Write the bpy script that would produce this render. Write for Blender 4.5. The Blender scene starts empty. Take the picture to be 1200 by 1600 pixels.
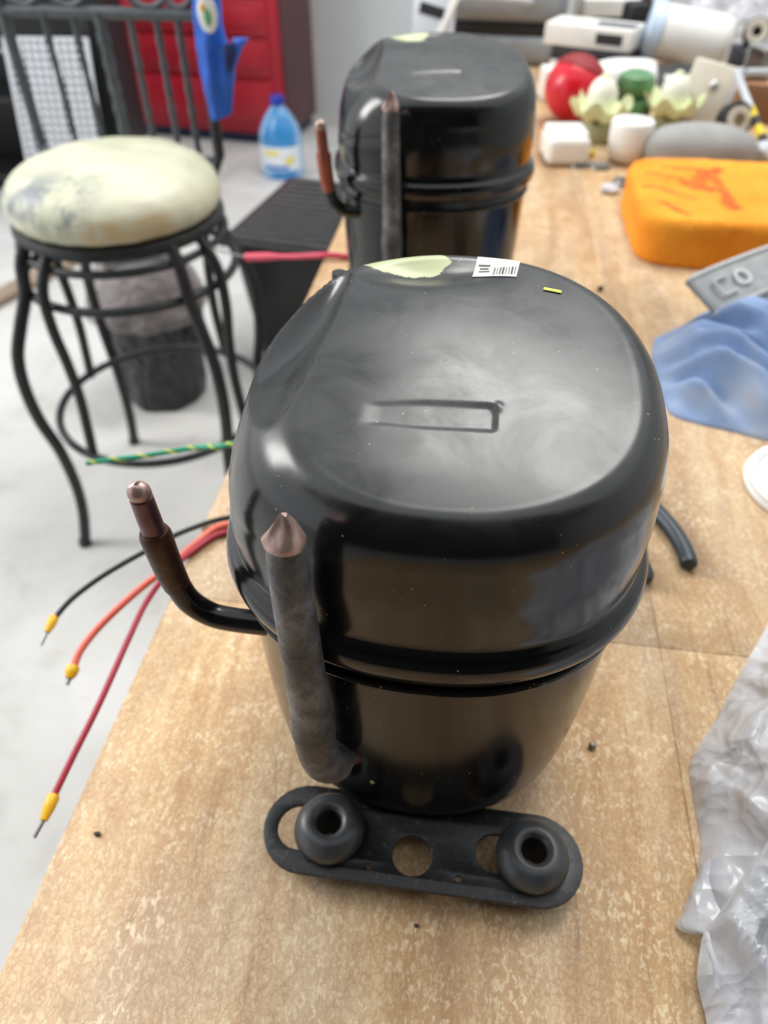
import bpy, bmesh, math, random
from mathutils import Vector, Matrix, Euler, noise
from mathutils.bvhtree import BVHTree
PI = math.pi
R = math.radians
rnd = random.Random(7)
scene = bpy.context.scene
col = scene.collection

# ------------------------------------------------------------------ camera
cam_data = bpy.data.cameras.new('camera')
cam = bpy.data.objects.new('camera', cam_data)
col.objects.link(cam)
cam.location = (0, 0, 0.44)
cam.rotation_euler = (R(90 - 43.07), 0, R(7.8))
cam_data.sensor_fit = 'AUTO'
cam_data.sensor_width = 36
cam_data.lens = 1150 / 1600 * 36
cam_data.clip_start = 0.02
cam_data.dof.use_dof = True
cam_data.dof.focus_distance = 0.31
cam_data.dof.aperture_fstop = 7.4
scene.camera = cam

# ------------------------------------------------------------------ light
world = bpy.data.worlds.new('sky')
scene.world = world
world.use_nodes = True
bg = world.node_tree.nodes['Background']
bg.inputs['Color'].default_value = (0.92, 0.96, 1.0, 1)
bg.inputs['Strength'].default_value = 1.0

def area(name, loc, target, sx, sy, power, color=(1, 1, 1)):
    d = bpy.data.lights.new(name, 'AREA')
    d.shape = 'RECTANGLE'
    d.size, d.size_y = sx, sy
    d.energy = power
    d.color = color
    o = bpy.data.objects.new(name, d)
    col.objects.link(o)
    o.location = loc
    o.rotation_euler = (Vector(target) - Vector(loc)).to_track_quat('-Z', 'Y').to_euler()
    return o
area('left_doorway_light', (-2.6, 1.0, 1.5), (0, 0.4, 0), 0.7, 1.5, 42, (1, 0.98, 0.95))
area('roof_light', (0.4, 1.9, 2.6), (0, 0.6, 0), 1.6, 1.0, 45, (1, 0.98, 0.94))

scene.view_settings.view_transform = 'Standard'
scene.view_settings.look = 'None'
scene.view_settings.gamma = 1
scene.view_settings.use_curve_mapping = False
scene.view_settings.exposure = 0.35

# ------------------------------------------------------------------ materials
def srgb(r, g, b):
    def c(x):
        x /= 255
        return x / 12.92 if x <= 0.04045 else ((x + 0.055) / 1.055) ** 2.4
    return (c(r), c(g), c(b), 1)

class NT:
    """small node-tree builder"""
    def __init__(s, name):
        s.m = bpy.data.materials.new(name)
        s.m.use_nodes = True
        s.t = s.m.node_tree
        s.b = s.t.nodes['Principled BSDF']
        s.out = s.t.nodes['Material Output']
    def n(s, kind, **kw):
        x = s.t.nodes.new(kind)
        for k, v in kw.items():
            if k in x.inputs: x.inputs[k].default_value = v
            else: setattr(x, k, v)
        return x
    def l(s, a, b): s.t.links.new(a, b)
    def coord(s, scale=(1, 1, 1), rot=(0, 0, 0)):
        tc = s.n('ShaderNodeTexCoord')
        mp = s.n('ShaderNodeMapping')
        mp.inputs['Scale'].default_value = scale
        mp.inputs['Rotation'].default_value = rot
        s.l(tc.outputs['Object'], mp.inputs['Vector'])
        return mp.outputs['Vector']
    def noise(s, vec, scale, detail=3, rough=0.5, dist=0):
        x = s.n('ShaderNodeTexNoise')
        x.inputs['Scale'].default_value = scale
        x.inputs['Detail'].default_value = detail
        x.inputs['Roughness'].default_value = rough
        x.inputs['Distortion'].default_value = dist
        s.l(vec, x.inputs['Vector'])
        return x.outputs['Fac']
    def ramp(s, fac, stops):
        x = s.n('ShaderNodeValToRGB')
        e = x.color_ramp.elements
        while len(e) < len(stops): e.new(0.5)
        for i, (p, c) in enumerate(stops):
            e[i].position = p
            e[i].color = c if len(c) == 4 else (*c, 1)
        s.l(fac, x.inputs['Fac'])
        return x.outputs['Color']
    def mix(s, fac, a, b, mode='MIX'):
        x = s.n('ShaderNodeMix', data_type='RGBA', blend_type=mode)
        if isinstance(fac, (int, float)): x.inputs[0].default_value = fac
        else: s.l(fac, x.inputs[0])
        for i, v in ((6, a), (7, b)):
            if isinstance(v, tuple): x.inputs[i].default_value = v
            else: s.l(v, x.inputs[i])
        return x.outputs[2]
    def math(s, op, a, b=0.0, clamp=False):
        x = s.n('ShaderNodeMath', operation=op)
        x.use_clamp = clamp
        for i, v in ((0, a), (1, b)):
            if isinstance(v, (int, float)): x.inputs[i].default_value = v
            else: s.l(v, x.inputs[i])
        return x.outputs[0]
    def attr(s, name):
        return s.n('ShaderNodeAttribute', attribute_name=name).outputs['Fac']
    def bump(s, h, strength, dist=0.001):
        x = s.n('ShaderNodeBump')
        x.inputs['Strength'].default_value = strength
        x.inputs['Distance'].default_value = dist
        s.l(h, x.inputs['Height'])
        s.l(x.outputs['Normal'], s.b.inputs['Normal'])
    def set(s, **kw):
        for k, v in kw.items():
            k = k.replace('_', ' ')
            if hasattr(v, 'links') or hasattr(v, 'is_linked'): s.l(v, s.b.inputs[k])
            else: s.b.inputs[k].default_value = v
        return s.m

def plain(name, c, rough=0.5, metal=0.0, var=0.12, scale=30, bump=0.0, spec=0.5, **kw):
    """one colour with slight noise variation"""
    t = NT(name)
    v = t.coord()
    f = t.noise(v, scale, 4)
    dark = tuple(x * (1 - var) for x in c[:3]) + (1,)
    lite = tuple(min(1, x * (1 + var)) for x in c[:3]) + (1,)
    t.set(Base_Color=t.ramp(f, [(0.3, dark), (0.7, lite)]), Roughness=rough, Metallic=metal)
    t.b.inputs['Specular IOR Level'].default_value = spec
    if bump: t.bump(f, bump, 0.002)
    for k, x in kw.items(): t.b.inputs[k.replace('_', ' ')].default_value = x
    return t.m

M = {}
# laminate worktop: streaks along Y with a fine pale crackle
t = NT('wood_laminate')
v4 = t.coord((1, 1, 1))
n1 = t.noise(t.coord((11, 1.1, 11)), 2.2, 5, 0.62, 0.7)
c = t.ramp(n1, [(0.30, srgb(148, 111, 75)), (0.42, srgb(187, 148, 103)), (0.54, srgb(208, 172, 126)), (0.68, srgb(223, 197, 156))])
n2 = t.noise(t.coord((70, 9, 70)), 1.6, 4, 0.65, 0.3)
c = t.mix(t.ramp(n2, [(0.36, (0.7, 0.7, 0.7)), (0.60, (0, 0, 0))]), c, srgb(184, 147, 106))
n5 = t.noise(t.coord((2.2, 0.6, 1)), 7, 3)
c = t.mix(t.ramp(n5, [(0.45, (0, 0, 0)), (0.75, (0.55, 0.55, 0.55))]), c, srgb(190, 172, 152))
n6 = t.noise(t.coord((34, 3.0, 34)), 2.0, 6, 0.7, 1.2)
c = t.mix(t.ramp(n6, [(0.58, (0, 0, 0)), (0.72, (0.7, 0.7, 0.7))]), c, srgb(138, 104, 76))
# fine maze of pale flecks and brown hairlines in the printed foil
wv = t.coord((1.0, 0.7, 1.0))
nv = t.n('ShaderNodeTexNoise', Scale=160.0, Detail=3.0)
t.l(wv, nv.inputs['Vector'])
dv = t.n('ShaderNodeMix', data_type='VECTOR'); dv.inputs[0].default_value = 0.010
t.l(wv, dv.inputs[4]); t.l(nv.outputs['Color'], dv.inputs[5])
vo = t.n('ShaderNodeTexVoronoi', feature='DISTANCE_TO_EDGE', Scale=300.0)
t.l(dv.outputs[1], vo.inputs['Vector'])
hair = t.ramp(vo.outputs['Distance'], [(0.02, (1, 1, 1)), (0.16, (0, 0, 0))])
patchy = t.noise(v4, 28, 4, 0.7)
fl = t.noise(t.coord((330, 190, 250)), 1.0, 3, 0.65, 0.8)
c = t.mix(t.math('MULTIPLY', t.ramp(fl, [(0.50, (0, 0, 0)), (0.60, (0.8, 0.8, 0.8))]), t.ramp(patchy, [(0.38, (0.08, 0.08, 0.08)), (0.64, (1, 1, 1))])), c, srgb(238, 219, 182))
c = t.mix(t.math('MULTIPLY', hair, t.ramp(patchy, [(0.38, (0.50, 0.50, 0.50)), (0.64, (0.10, 0.10, 0.10))])), c, srgb(150, 112, 76))
t.bump(t.math('ADD', hair, n2), 0.10, 0.0005)
M['wood'] = t.set(Base_Color=c, Roughness=0.5)

M['floor'] = None
t = NT('concrete_floor')
v = t.coord()
n1 = t.noise(v, 3.0, 6, 0.6, 0.4); n2 = t.noise(v, 14, 4)
c = t.ramp(n1, [(0.25, srgb(156, 152, 145)), (0.42, srgb(194, 193, 189)), (0.65, srgb(209, 208, 205))])
c = t.mix(t.ramp(n2, [(0.62, (0, 0, 0)), (0.8, (0.4, 0.4, 0.4))]), c, srgb(168, 160, 148))
t.bump(n2, 0.15, 0.003)
M['floor'] = t.set(Base_Color=c, Roughness=0.6)

M['wall'] = plain('white_wall_paint', srgb(205, 208, 208), 0.7, var=0.04, scale=3)
M['blocker_grey'] = plain('dark_blocker_grey', srgb(46, 45, 44), 0.8, var=0.1, scale=3)  # dark grey of the added light blockers behind the camera

# black enamel with dust, specks and (attribute) paint smear and rust
t = NT('black_enamel')
v = t.coord()
n1 = t.noise(v, 26, 6, 0.65, 0.5); n2 = t.noise(v, 9, 3)
dust = t.attr('dust')
df = t.math('MULTIPLY', dust, t.ramp(n1, [(0.35, (0.12, 0.12, 0.12)), (0.72, (0.75, 0.75, 0.75))]))
c = t.mix(df, (0.0035, 0.0035, 0.004, 1), (0.066, 0.070, 0.064, 1))
vo = t.n('ShaderNodeTexVoronoi', Scale=230.0)
t.l(v, vo.inputs['Vector'])
sp = t.ramp(vo.outputs['Distance'], [(0.07, (1, 1, 1)), (0.11, (0, 0, 0))])
n3 = t.noise(v, 40, 3)
spm = t.math('MULTIPLY', sp, t.ramp(n3, [(0.55, (0, 0, 0)), (0.62, (0.9, 0.9, 0.9))]))
c = t.mix(spm, c, (0.35, 0.34, 0.3, 1))
pm = t.attr('paint')
n4 = t.noise(v, 70, 5, 0.7)
pf = t.math('MULTIPLY', t.math('GREATER_THAN', t.math('ADD', pm, t.math('MULTIPLY', n4, 1.3)), 1.06), 0.72)
c = t.mix(pf, c, srgb(214, 222, 168))
rm = t.attr('rust')
rf = t.ramp(t.math('ADD', rm, t.math('MULTIPLY', n4, 0.7)), [(0.78, (0, 0, 0)), (0.98, (1, 1, 1))])
c = t.mix(rf, c, srgb(120, 58, 26))
ro = t.math('ADD', t.math('MULTIPLY', df, 0.42), t.math('ADD', 0.13, t.math('MULTIPLY', n2, 0.08)))
ro = t.math('MAXIMUM', ro, t.math('MULTIPLY', rf, 0.7))
ro = t.math('MAXIMUM', ro, t.math('MULTIPLY', pf, 0.5))
t.bump(t.noise(v, 60, 3), 0.035, 0.002)
M['enamel'] = t.set(Base_Color=c, Roughness=ro)
t.b.inputs['Specular IOR Level'].default_value = 0.6

t = NT('black_plate_paint')
v = t.coord()
n = t.noise(v, 190, 5, 0.75)
t.bump(n, 0.35, 0.001)
M['plate'] = t.set(Base_Color=t.ramp(n, [(0.4, (0.008, 0.0085, 0.009)), (0.60, (0.016, 0.016, 0.016)), (0.70, (0.10, 0.095, 0.085))]), Roughness=0.36)
M['rubber'] = plain('grey_black_rubber', (0.045, 0.047, 0.05, 1), 0.36, var=0.5, scale=70, bump=0.2)
M['rubber_dark'] = plain('black_rubber_bore', (0.004, 0.004, 0.004, 1), 0.8)

# tarnished copper pipes
t = NT('tarnished_pipe')
v = t.coord()
n = t.noise(v, 45, 6, 0.7, 0.4); n2 = t.noise(v, 160, 3)
c = t.ramp(n, [(0.32, srgb(50, 48, 49)), (0.48, srgb(88, 87, 88)), (0.62, srgb(128, 128, 128)), (0.78, srgb(96, 80, 74))])
t.bump(t.math('ADD', n, n2), 0.35, 0.001)
M['pipe_grey'] = t.set(Base_Color=c, Roughness=0.5, Metallic=0.1)
t = NT('rusty_copper_pipe')
v = t.coord()
n = t.noise(v, 60, 6, 0.7, 0.8)
c = t.ramp(n, [(0.3, srgb(34, 22, 17)), (0.48, srgb(84, 50, 34)), (0.6, srgb(62, 48, 38)), (0.72, srgb(120, 66, 38))])
t.bump(n, 0.4, 0.001)
M['pipe_rust'] = t.set(Base_Color=c, Roughness=0.4, Metallic=0.3)
M['pipe_black'] = plain('black_painted_pipe', (0.008, 0.008, 0.008, 1), 0.2, var=0.4, scale=80)
M['copper'] = plain('oxidised_purple_copper', srgb(104, 74, 76), 0.32, 0.5, 0.3, 90, 0.2)
M['copper_bright'] = plain('bare_copper_tip', srgb(186, 156, 146), 0.32, 0.55, 0.25, 120, 0.3)
M['copper_red'] = plain('reddish_copper', srgb(150, 84, 66), 0.35, 0.5, 0.25, 60)

M['iron'] = plain('black_iron', (0.022, 0.023, 0.025, 1), 0.45, 0.2, 0.3, 60)
M['iron_grey'] = plain('weathered_grey_iron', srgb(84, 90, 94), 0.5, 0.3, 0.2, 60)
t = NT('worn_cream_vinyl')
v = t.coord()
n = t.noise(v, 7, 5, 0.6, 0.5)
c = t.ramp(n, [(0.3, srgb(184, 186, 160)), (0.5, srgb(208, 207, 180)), (0.7, srgb(220, 217, 193))])
n2 = t.noise(v, 18, 5, 0.75)
wm = t.math('MULTIPLY', t.attr('wear'), t.ramp(n2, [(0.42, (0, 0, 0)), (0.58, (1, 1, 1))]))
c = t.mix(wm, c, srgb(128, 134, 134))
sm = t.math('MULTIPLY', t.attr('stain'), t.ramp(n2, [(0.4, (0, 0, 0)), (0.6, (0.8, 0.8, 0.8))]))
c = t.mix(sm, c, srgb(206, 170, 112))
t.bump(n2, 0.3, 0.006)
M['cushion'] = t.set(Base_Color=c, Roughness=0.42)

M['red'] = plain('red_cabinet_paint', srgb(178, 32, 48), 0.4, var=0.1, scale=4)
M['shaded'] = plain('shaded_cabinet_side', srgb(84, 44, 50), 0.5, var=0.15, scale=5)  # cabinet red darkened, the side's shade is put into the colour
M['navy'] = plain('dark_blue_plinth', srgb(40, 48, 84), 0.6)
M['blue_fabric'] = plain('blue_nylon', srgb(24, 92, 192), 0.5, var=0.15, scale=18, bump=0.2)
M['blue_shaded'] = plain('shaded_blue_nylon', srgb(16, 40, 96), 0.6)  # bag blue darkened, used as painted shadow under the flap
M['badge_white'] = plain('badge_white', srgb(225, 228, 220), 0.5)
M['badge_green'] = plain('badge_green', srgb(70, 160, 90), 0.5)
M['badge_orange'] = plain('badge_orange', srgb(226, 160, 60), 0.5)
t = NT('blue_bottle_plastic')
M['bottle'] = t.set(Base_Color=srgb(70, 160, 225), Roughness=0.2)
t.b.inputs['Transmission Weight'].default_value = 0.35
M['cap_blue'] = plain('blue_cap_plastic', srgb(24, 48, 160), 0.35)
M['label_white'] = plain('bottle_label', srgb(226, 232, 238), 0.4, var=0.03)
M['label_yellow'] = plain('label_yellow_print', srgb(232, 214, 110), 0.5)
M['label_blue'] = plain('label_blue_print', srgb(70, 120, 200), 0.5)
M['bin_rib'] = plain('lighter_black_rib', (0.05, 0.05, 0.05, 1), 0.4, var=0.2)  # lighter black than the bin, so the ribs stand out
M['black_plastic'] = plain('black_plastic', (0.014, 0.014, 0.015, 1), 0.4, var=0.2)
t = NT('black_bin_liner')
v = t.coord((1, 1, 0.45)); n = t.noise(v, 16, 3, 0.5, 1.6)
t.bump(n, 1.0, 0.05)
M['liner'] = t.set(Base_Color=(0.02, 0.022, 0.030, 1), Roughness=0.16)
t = NT('smoky_bag_film')
v = t.coord(); n = t.noise(v, 26, 4, 0.6, 0.8)
t.bump(n, 0.8, 0.02)
M['smoky'] = t.set(Base_Color=srgb(150, 142, 140), Roughness=0.3, Alpha=0.72)

M['wire_black'] = plain('black_wire_insulation', srgb(34, 38, 38), 0.4)
M['wire_salmon'] = plain('salmon_wire_insulation', srgb(232, 112, 92), 0.4, var=0.05)
M['wire_red'] = plain('dark_red_wire_insulation', srgb(168, 40, 62), 0.4, var=0.06)
M['wire_green'] = plain('green_wire_insulation', srgb(24, 150, 110), 0.4)
M['wire_yellow'] = plain('yellow_wire_stripe', srgb(222, 214, 70), 0.4)
M['wire_pink'] = plain('pink_red_cord', srgb(206, 62, 88), 0.45)
M['ferrule'] = plain('yellow_ferrule_plastic', srgb(238, 186, 30), 0.35, var=0.08)
M['metal'] = plain('grey_metal', srgb(140, 140, 138), 0.35, 0.8)
M['silver'] = plain('bright_metal', srgb(190, 192, 192), 0.28, 0.8)

t = NT('orange_sponge_foam')
v = t.coord()
n = t.noise(v, 120, 4, 0.7); n2 = t.noise(v, 14, 4)
c = t.ramp(n2, [(0.3, srgb(238, 140, 20)), (0.7, srgb(250, 166, 44))])
c = t.mix(t.ramp(n, [(0.3, (0.4, 0.4, 0.4)), (0.5, (0, 0, 0))]), c, srgb(214, 116, 14))
c = t.mix(t.math('MULTIPLY', t.attr('mark'), t.ramp(n, [(0.35, (0.3, 0.3, 0.3)), (0.6, (1, 1, 1))])), c, srgb(206, 66, 16))
c = t.mix(t.attr('dark'), c, srgb(150, 100, 40))
t.bump(n, 0.7, 0.004)
M['sponge'] = t.set(Base_Color=c, Roughness=0.9)

t = NT('blue_rag_cotton')
v = t.coord()
n = t.noise(v, 300, 2); n2 = t.noise(v, 12, 4)
c = t.ramp(n2, [(0.3, srgb(108, 132, 172)), (0.52, srgb(136, 160, 198)), (0.72, srgb(174, 180, 190))])
t.bump(n, 0.4, 0.001)
M['rag'] = t.set(Base_Color=c, Roughness=0.9)
t.b.inputs['Sheen Weight'].default_value = 0.3
M['cuff'] = plain('grey_knit_cuff', srgb(158, 160, 160), 0.7, var=0.12, scale=60, bump=0.3)
M['cuff_lite'] = plain('pale_cuff_print', srgb(198, 200, 200), 0.6, var=0.05)
M['cuff_edge'] = plain('pale_cuff_hem', srgb(200, 202, 200), 0.6, var=0.05)
M['grip'] = plain('dark_teal_grip', srgb(30, 44, 52), 0.4, var=0.1)
M['white_plastic'] = plain('white_plastic', srgb(232, 231, 226), 0.32, var=0.03, Subsurface_Weight=0.0)
M['white_shaded'] = plain('shaded_cup_base', srgb(222, 206, 190), 0.4, var=0.05)  # cup white tinted darker, shade of the underside painted in
M['lid_blue'] = plain('pale_blue_white_lid', srgb(196, 214, 234), 0.35, var=0.03)
M['red_plastic'] = plain('glossy_red_plastic', srgb(204, 24, 44), 0.25, var=0.06)
M['red_matte'] = plain('dull_red_cap', srgb(142, 30, 34), 0.6, var=0.1)
M['green_glaze'] = plain('green_glaze', srgb(92, 140, 92), 0.25, var=0.1)
M['pale_green'] = plain('pale_green_glaze', srgb(224, 230, 184), 0.3, var=0.06)
M['cream'] = plain('cream_glaze', srgb(236, 236, 218), 0.28, var=0.04)
M['olive'] = plain('olive_glass', srgb(150, 150, 110), 0.3, var=0.1)
M['stone'] = plain('grey_stone', srgb(150, 149, 146), 0.8, var=0.1, scale=18, bump=0.2)
M['beige'] = plain('beige_plastic', srgb(206, 198, 182), 0.45, var=0.05)
M['tan'] = plain('tan_card', srgb(150, 108, 76), 0.7, var=0.08)
M['grey_case'] = plain('silver_grey_case', srgb(150, 154, 158), 0.4, var=0.05)
M['lite_grey'] = plain('light_grey_sheet', srgb(196, 200, 206), 0.4, var=0.05)
M['black_soft'] = plain('black_trim', (0.012, 0.012, 0.013, 1), 0.5)
M['paper'] = plain('white_paper', srgb(228, 226, 220), 0.6, var=0.05)
M['ink'] = plain('black_ink', (0.02, 0.02, 0.02, 1), 0.6)
M['print_orange'] = plain('orange_print', srgb(210, 130, 60), 0.5)
M['print_red'] = plain('red_print', srgb(190, 70, 60), 0.5)
M['yellow'] = plain('yellow_plastic', srgb(226, 196, 44), 0.4)
M['dark_brown'] = plain('grey_brown_dome', srgb(98, 88, 84), 0.5, var=0.1)
M['leaf'] = plain('yellow_green_chip', srgb(198, 212, 70), 0.5)
M['crumb'] = plain('dark_crumb', srgb(66, 54, 44), 0.7, var=0.3, scale=300)
M['batten'] = plain('weathered_batten', srgb(158, 138, 118), 0.8, var=0.25, scale=9)
M['panel_white'] = plain('white_crate_plastic', srgb(205, 207, 212), 0.45, var=0.03)
M['panel_grey'] = plain('dark_bluish_grey', srgb(70, 72, 82), 0.6)  # even dark grey for panel backing, print blocks and the low box
M['brown_red'] = plain('reddish_brown_card', srgb(150, 92, 82), 0.6)

# thin plastic film
t = NT('thin_bag_film')
v = t.coord()
n = t.noise(v, 60, 5, 0.65, 1.0); n2 = t.noise(v, 18, 3, 0.5, 1.5)
nw = t.n('ShaderNodeTexNoise', Scale=14.0, Detail=2.0)
t.l(v, nw.inputs['Vector'])
dvv = t.n('ShaderNodeMix', data_type='VECTOR'); dvv.inputs[0].default_value = 0.05
t.l(v, dvv.inputs[4]); t.l(nw.outputs['Color'], dvv.inputs[5])
wa = t.n('ShaderNodeTexVoronoi', Scale=38.0); wb2 = t.n('ShaderNodeTexVoronoi', Scale=95.0)
t.l(dvv.outputs[1], wa.inputs['Vector']); t.l(dvv.outputs[1], wb2.inputs['Vector'])
t.bump(t.math('ADD', wa.outputs['Distance'], t.math('MULTIPLY', wb2.outputs['Distance'], 0.35)), 0.55, 0.012)
tl = t.n('ShaderNodeBsdfTranslucent'); tl.inputs['Color'].default_value = srgb(228, 231, 238)
tp = t.n('ShaderNodeBsdfTransparent')
t.set(Base_Color=srgb(230, 232, 237), Roughness=0.2)
t.b.inputs['Specular IOR Level'].default_value = 0.8
mx = t.n('ShaderNodeMixShader'); mx.inputs[0].default_value = 0.25
t.l(t.b.outputs[0], mx.inputs[1]); t.l(tl.outputs[0], mx.inputs[2])
mx2 = t.n('ShaderNodeMixShader'); mx2.inputs[0].default_value = 0.16
t.l(mx.outputs[0], mx2.inputs[1]); t.l(tp.outputs[0], mx2.inputs[2])
t.l(mx2.outputs[0], t.out.inputs['Surface'])
M['film'] = t.m

# ------------------------------------------------------------------ mesh builder
class MB:
    def __init__(s): s.v = []; s.f = []; s.a = {}
    def add(s, vs, fs):
        o = len(s.v)
        s.v += [tuple(x) for x in vs]
        s.f += [tuple(i + o for i in f) for f in fs]
        return s
    def grid(s, rows, closed=False):
        """rows: list of equal-length point lists"""
        n = len(rows[0]); vs = [p for r in rows for p in r]; fs = []
        for i in range(len(rows) - 1):
            for j in range(n if closed else n - 1):
                k = (j + 1) % n
                fs.append((i * n + j, i * n + k, (i + 1) * n + k, (i + 1) * n + j))
        return s.add(vs, fs)
    def cap(s, ring, flip=False):
        f = list(range(len(ring)))
        return s.add(ring, [tuple(reversed(f)) if flip else tuple(f)])
    def lathe(s, prof, seg=40, mat=Matrix(), sx=1, sy=1):
        rows = []
        for r, z in prof:
            r = max(r, 1e-5)
            rows.append([mat @ Vector((r * sx * math.cos(2 * PI * k / seg), r * sy * math.sin(2 * PI * k / seg), z)) for k in range(seg)])
        return s.grid(rows, True)
    def tube(s, pts, rad, seg=14, caps=True):
        pts = [Vector(p) for p in pts]
        n = len(pts)
        rads = rad if isinstance(rad, (list, tuple)) else [rad] * n
        rows = []; up = None
        for i, p in enumerate(pts):
            d = (pts[min(i + 1, n - 1)] - pts[max(i - 1, 0)]).normalized()
            if up is None:
                up = d.orthogonal().normalized()
            else:
                up = (up - d * up.dot(d)).normalized()
            w = d.cross(up)
            rows.append([p + (up * math.cos(2 * PI * k / seg) + w * math.sin(2 * PI * k / seg)) * rads[i] for k in range(seg)])
        s.grid(rows, True)
        if caps:
            s.cap(rows[0], True); s.cap(rows[-1])
        return s
    def box(s, c, size, r=0.0, seg=2, rot=None):
        bm = bmesh.new()
        bmesh.ops.create_cube(bm, size=1)
        for v in bm.verts: v.co = Vector((v.co.x * size[0], v.co.y * size[1], v.co.z * size[2]))
        if r: bmesh.ops.bevel(bm, geom=list(bm.edges), offset=r, segments=seg, profile=0.5, affect='EDGES')
        m = Matrix.Translation(Vector(c))
        if rot is not None: m = m @ Euler(rot).to_matrix().to_4x4()
        bm.verts.index_update()
        s.add([m @ v.co for v in bm.verts], [tuple(v.index for v in f.verts) for f in bm.faces])
        bm.free()
        return s
    def ball(s, c, rx, ry, rz, seg=24, e=1.0, rot=None, jitter=0, js=30):
        m = Euler(rot).to_matrix() if rot else Matrix.Identity(3)
        rows = []
        for i in range(seg // 2 + 1):
            th = PI * i / (seg // 2); row = []
            for k in range(seg):
                ph = 2 * PI * k / seg
                st, ct = math.sin(th), math.cos(th)
                q = lambda x: math.copysign(abs(x) ** e, x)
                p = Vector((q(st) * q(math.cos(ph)) * rx, q(st) * q(math.sin(ph)) * ry, q(ct) * rz))
                if jitter: p *= 1 + jitter * noise.noise(Vector((p.x * js, p.y * js, p.z * js)))
                row.append(m @ p + Vector(c))
            rows.append(row)
        return s.grid(rows, True)

def obj(name, mb, mat, parent=None, smooth=True, loc=None, sharp=40, merge=True):
    me = bpy.data.meshes.new(name)
    me.from_pydata(mb.v, [], mb.f)
    for k, vals in mb.a.items():
        at = me.attributes.new(k, 'FLOAT', 'POINT')
        at.data.foreach_set('value', vals)
    bm = bmesh.new(); bm.from_mesh(me)
    if merge: bmesh.ops.remove_doubles(bm, verts=bm.verts, dist=2e-6)
    bmesh.ops.recalc_face_normals(bm, faces=bm.faces)
    bm.to_mesh(me); bm.free()
    if smooth:
        me.shade_smooth()
        try: me.set_sharp_from_angle(angle=R(sharp))
        except Exception: pass
    me.materials.append(M[mat] if isinstance(mat, str) else mat)
    o = bpy.data.objects.new(name, me)
    col.objects.link(o)
    if parent: o.parent = parent
    if loc is not None: o.location = loc
    return o

def empty(name, loc=(0, 0, 0), rz=0, rot=None):
    o = bpy.data.objects.new(name, None)
    o.empty_display_size = 0.02
    col.objects.link(o)
    o.location = loc
    o.rotation_euler = rot if rot else (0, 0, rz)
    return o

def tag(o, label, cat, group=None, kind=None):
    o['label'] = label
    o['category'] = cat
    if group: o['group'] = group
    if kind: o['kind'] = kind
    return o

def struct(o):
    o['kind'] = 'structure'
    return o

def cr(pts, n=8):
    """Catmull-Rom through the points"""
    pts = [Vector(p) for p in pts]; out = []
    for i in range(len(pts) - 1):
        a = pts[max(i - 1, 0)]; b = pts[i]; c = pts[i + 1]; d = pts[min(i + 2, len(pts) - 1)]
        for k in range(n):
            u = k / n
            out.append(0.5 * (2 * b + (c - a) * u + (2 * a - 5 * b + 4 * c - d) * u * u + (3 * b - a - 3 * c + d) * u ** 3))
    out.append(pts[-1])
    return out

def sstep(a, b, x):
    t = min(1, max(0, (x - a) / (b - a)))
    return t * t * (3 - 2 * t)

def plate_mesh(outer, holes, th, bevel=0.0006):
    """flat plate with holes, from filled curves"""
    cu = bpy.data.curves.new('tmp', 'CURVE')
    cu.dimensions = '2D'; cu.fill_mode = 'BOTH'; cu.extrude = th / 2 - bevel; cu.bevel_depth = bevel; cu.bevel_resolution = 1
    for loop in [outer] + holes:
        sp = cu.splines.new('POLY'); sp.points.add(len(loop) - 1); sp.use_cyclic_u = True
        for i, p in enumerate(loop): sp.points[i].co = (p[0], p[1], 0, 1)
    o = bpy.data.objects.new('tmp', cu); col.objects.link(o)
    dg = bpy.context.evaluated_depsgraph_get()
    me = bpy.data.meshes.new_from_object(o.evaluated_get(dg))
    mb = MB(); mb.add([v.co.copy() for v in me.vertices], [tuple(p.vertices) for p in me.polygons])
    bpy.data.objects.remove(o); bpy.data.curves.remove(cu); bpy.data.meshes.remove(me)
    return mb

# ------------------------------------------------------------------ setting
FZ = -0.72
WY = 4.3
struct(obj('floor', MB().box((-0.5, 1.0, FZ - 0.05), (9.0, 8.0, 0.1)), 'floor', smooth=False))
struct(obj('wall_back', MB().box((-0.5, WY + 0.06, FZ + 1.4), (9.0, 0.12, 2.8)), 'wall', smooth=False))
struct(obj('wall_right', MB().box((3.1, 0.9, FZ + 1.4), (0.12, 6.7, 2.8)), 'wall', smooth=False))
struct(obj('blocker_behind', MB().box((0.2, -2.5, FZ + 1.4), (5.9, 0.12, 2.8)), 'blocker_grey', smooth=False))  # added unseen wall behind the camera, keeps the shell's front reflections dark
struct(obj('blocker_overhead', MB().box((0.2, -1.45, FZ + 2.75), (5.9, 2.1, 0.1)), 'blocker_grey', smooth=False))  # added unseen slab, blocks the sky above and behind the camera

# ------------------------------------------------------------------ workbench
bench = tag(empty('workbench', (0, 0, FZ)), 'long workbench with a tan wood-grain laminate top carrying both compressors', 'workbench')
EX, SX, SY = -0.2155, 0.1555, 0.350
def board(x0, x1, y0, y1):
    g = 0.0002
    o = obj('board', MB().box(((x0 + x1) / 2, (y0 + y1) / 2, -0.009), (x1 - x0 - 2 * g, y1 - y0 - 2 * g, 0.018), 0.0004, 1), 'wood', bench, sharp=60)
    o.matrix_parent_inverse = Matrix.Translation((0, 0, -FZ))
    return o
board(EX, SX, -0.25, SY); board(SX, 0.85, -0.25, SY)
board(EX, SX, SY, 1.60); board(SX, 0.85, SY, 1.60)
board(EX, SX, 1.60, 2.75); board(SX, 0.85, 1.60, 2.75)
for x in (-0.15, 0.78):
    for y in (-0.18, 1.25, 2.68):
        obj('leg', MB().box((x, y, 0.30), (0.06, 0.06, 0.60), 0.003), 'tan', bench)
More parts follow.
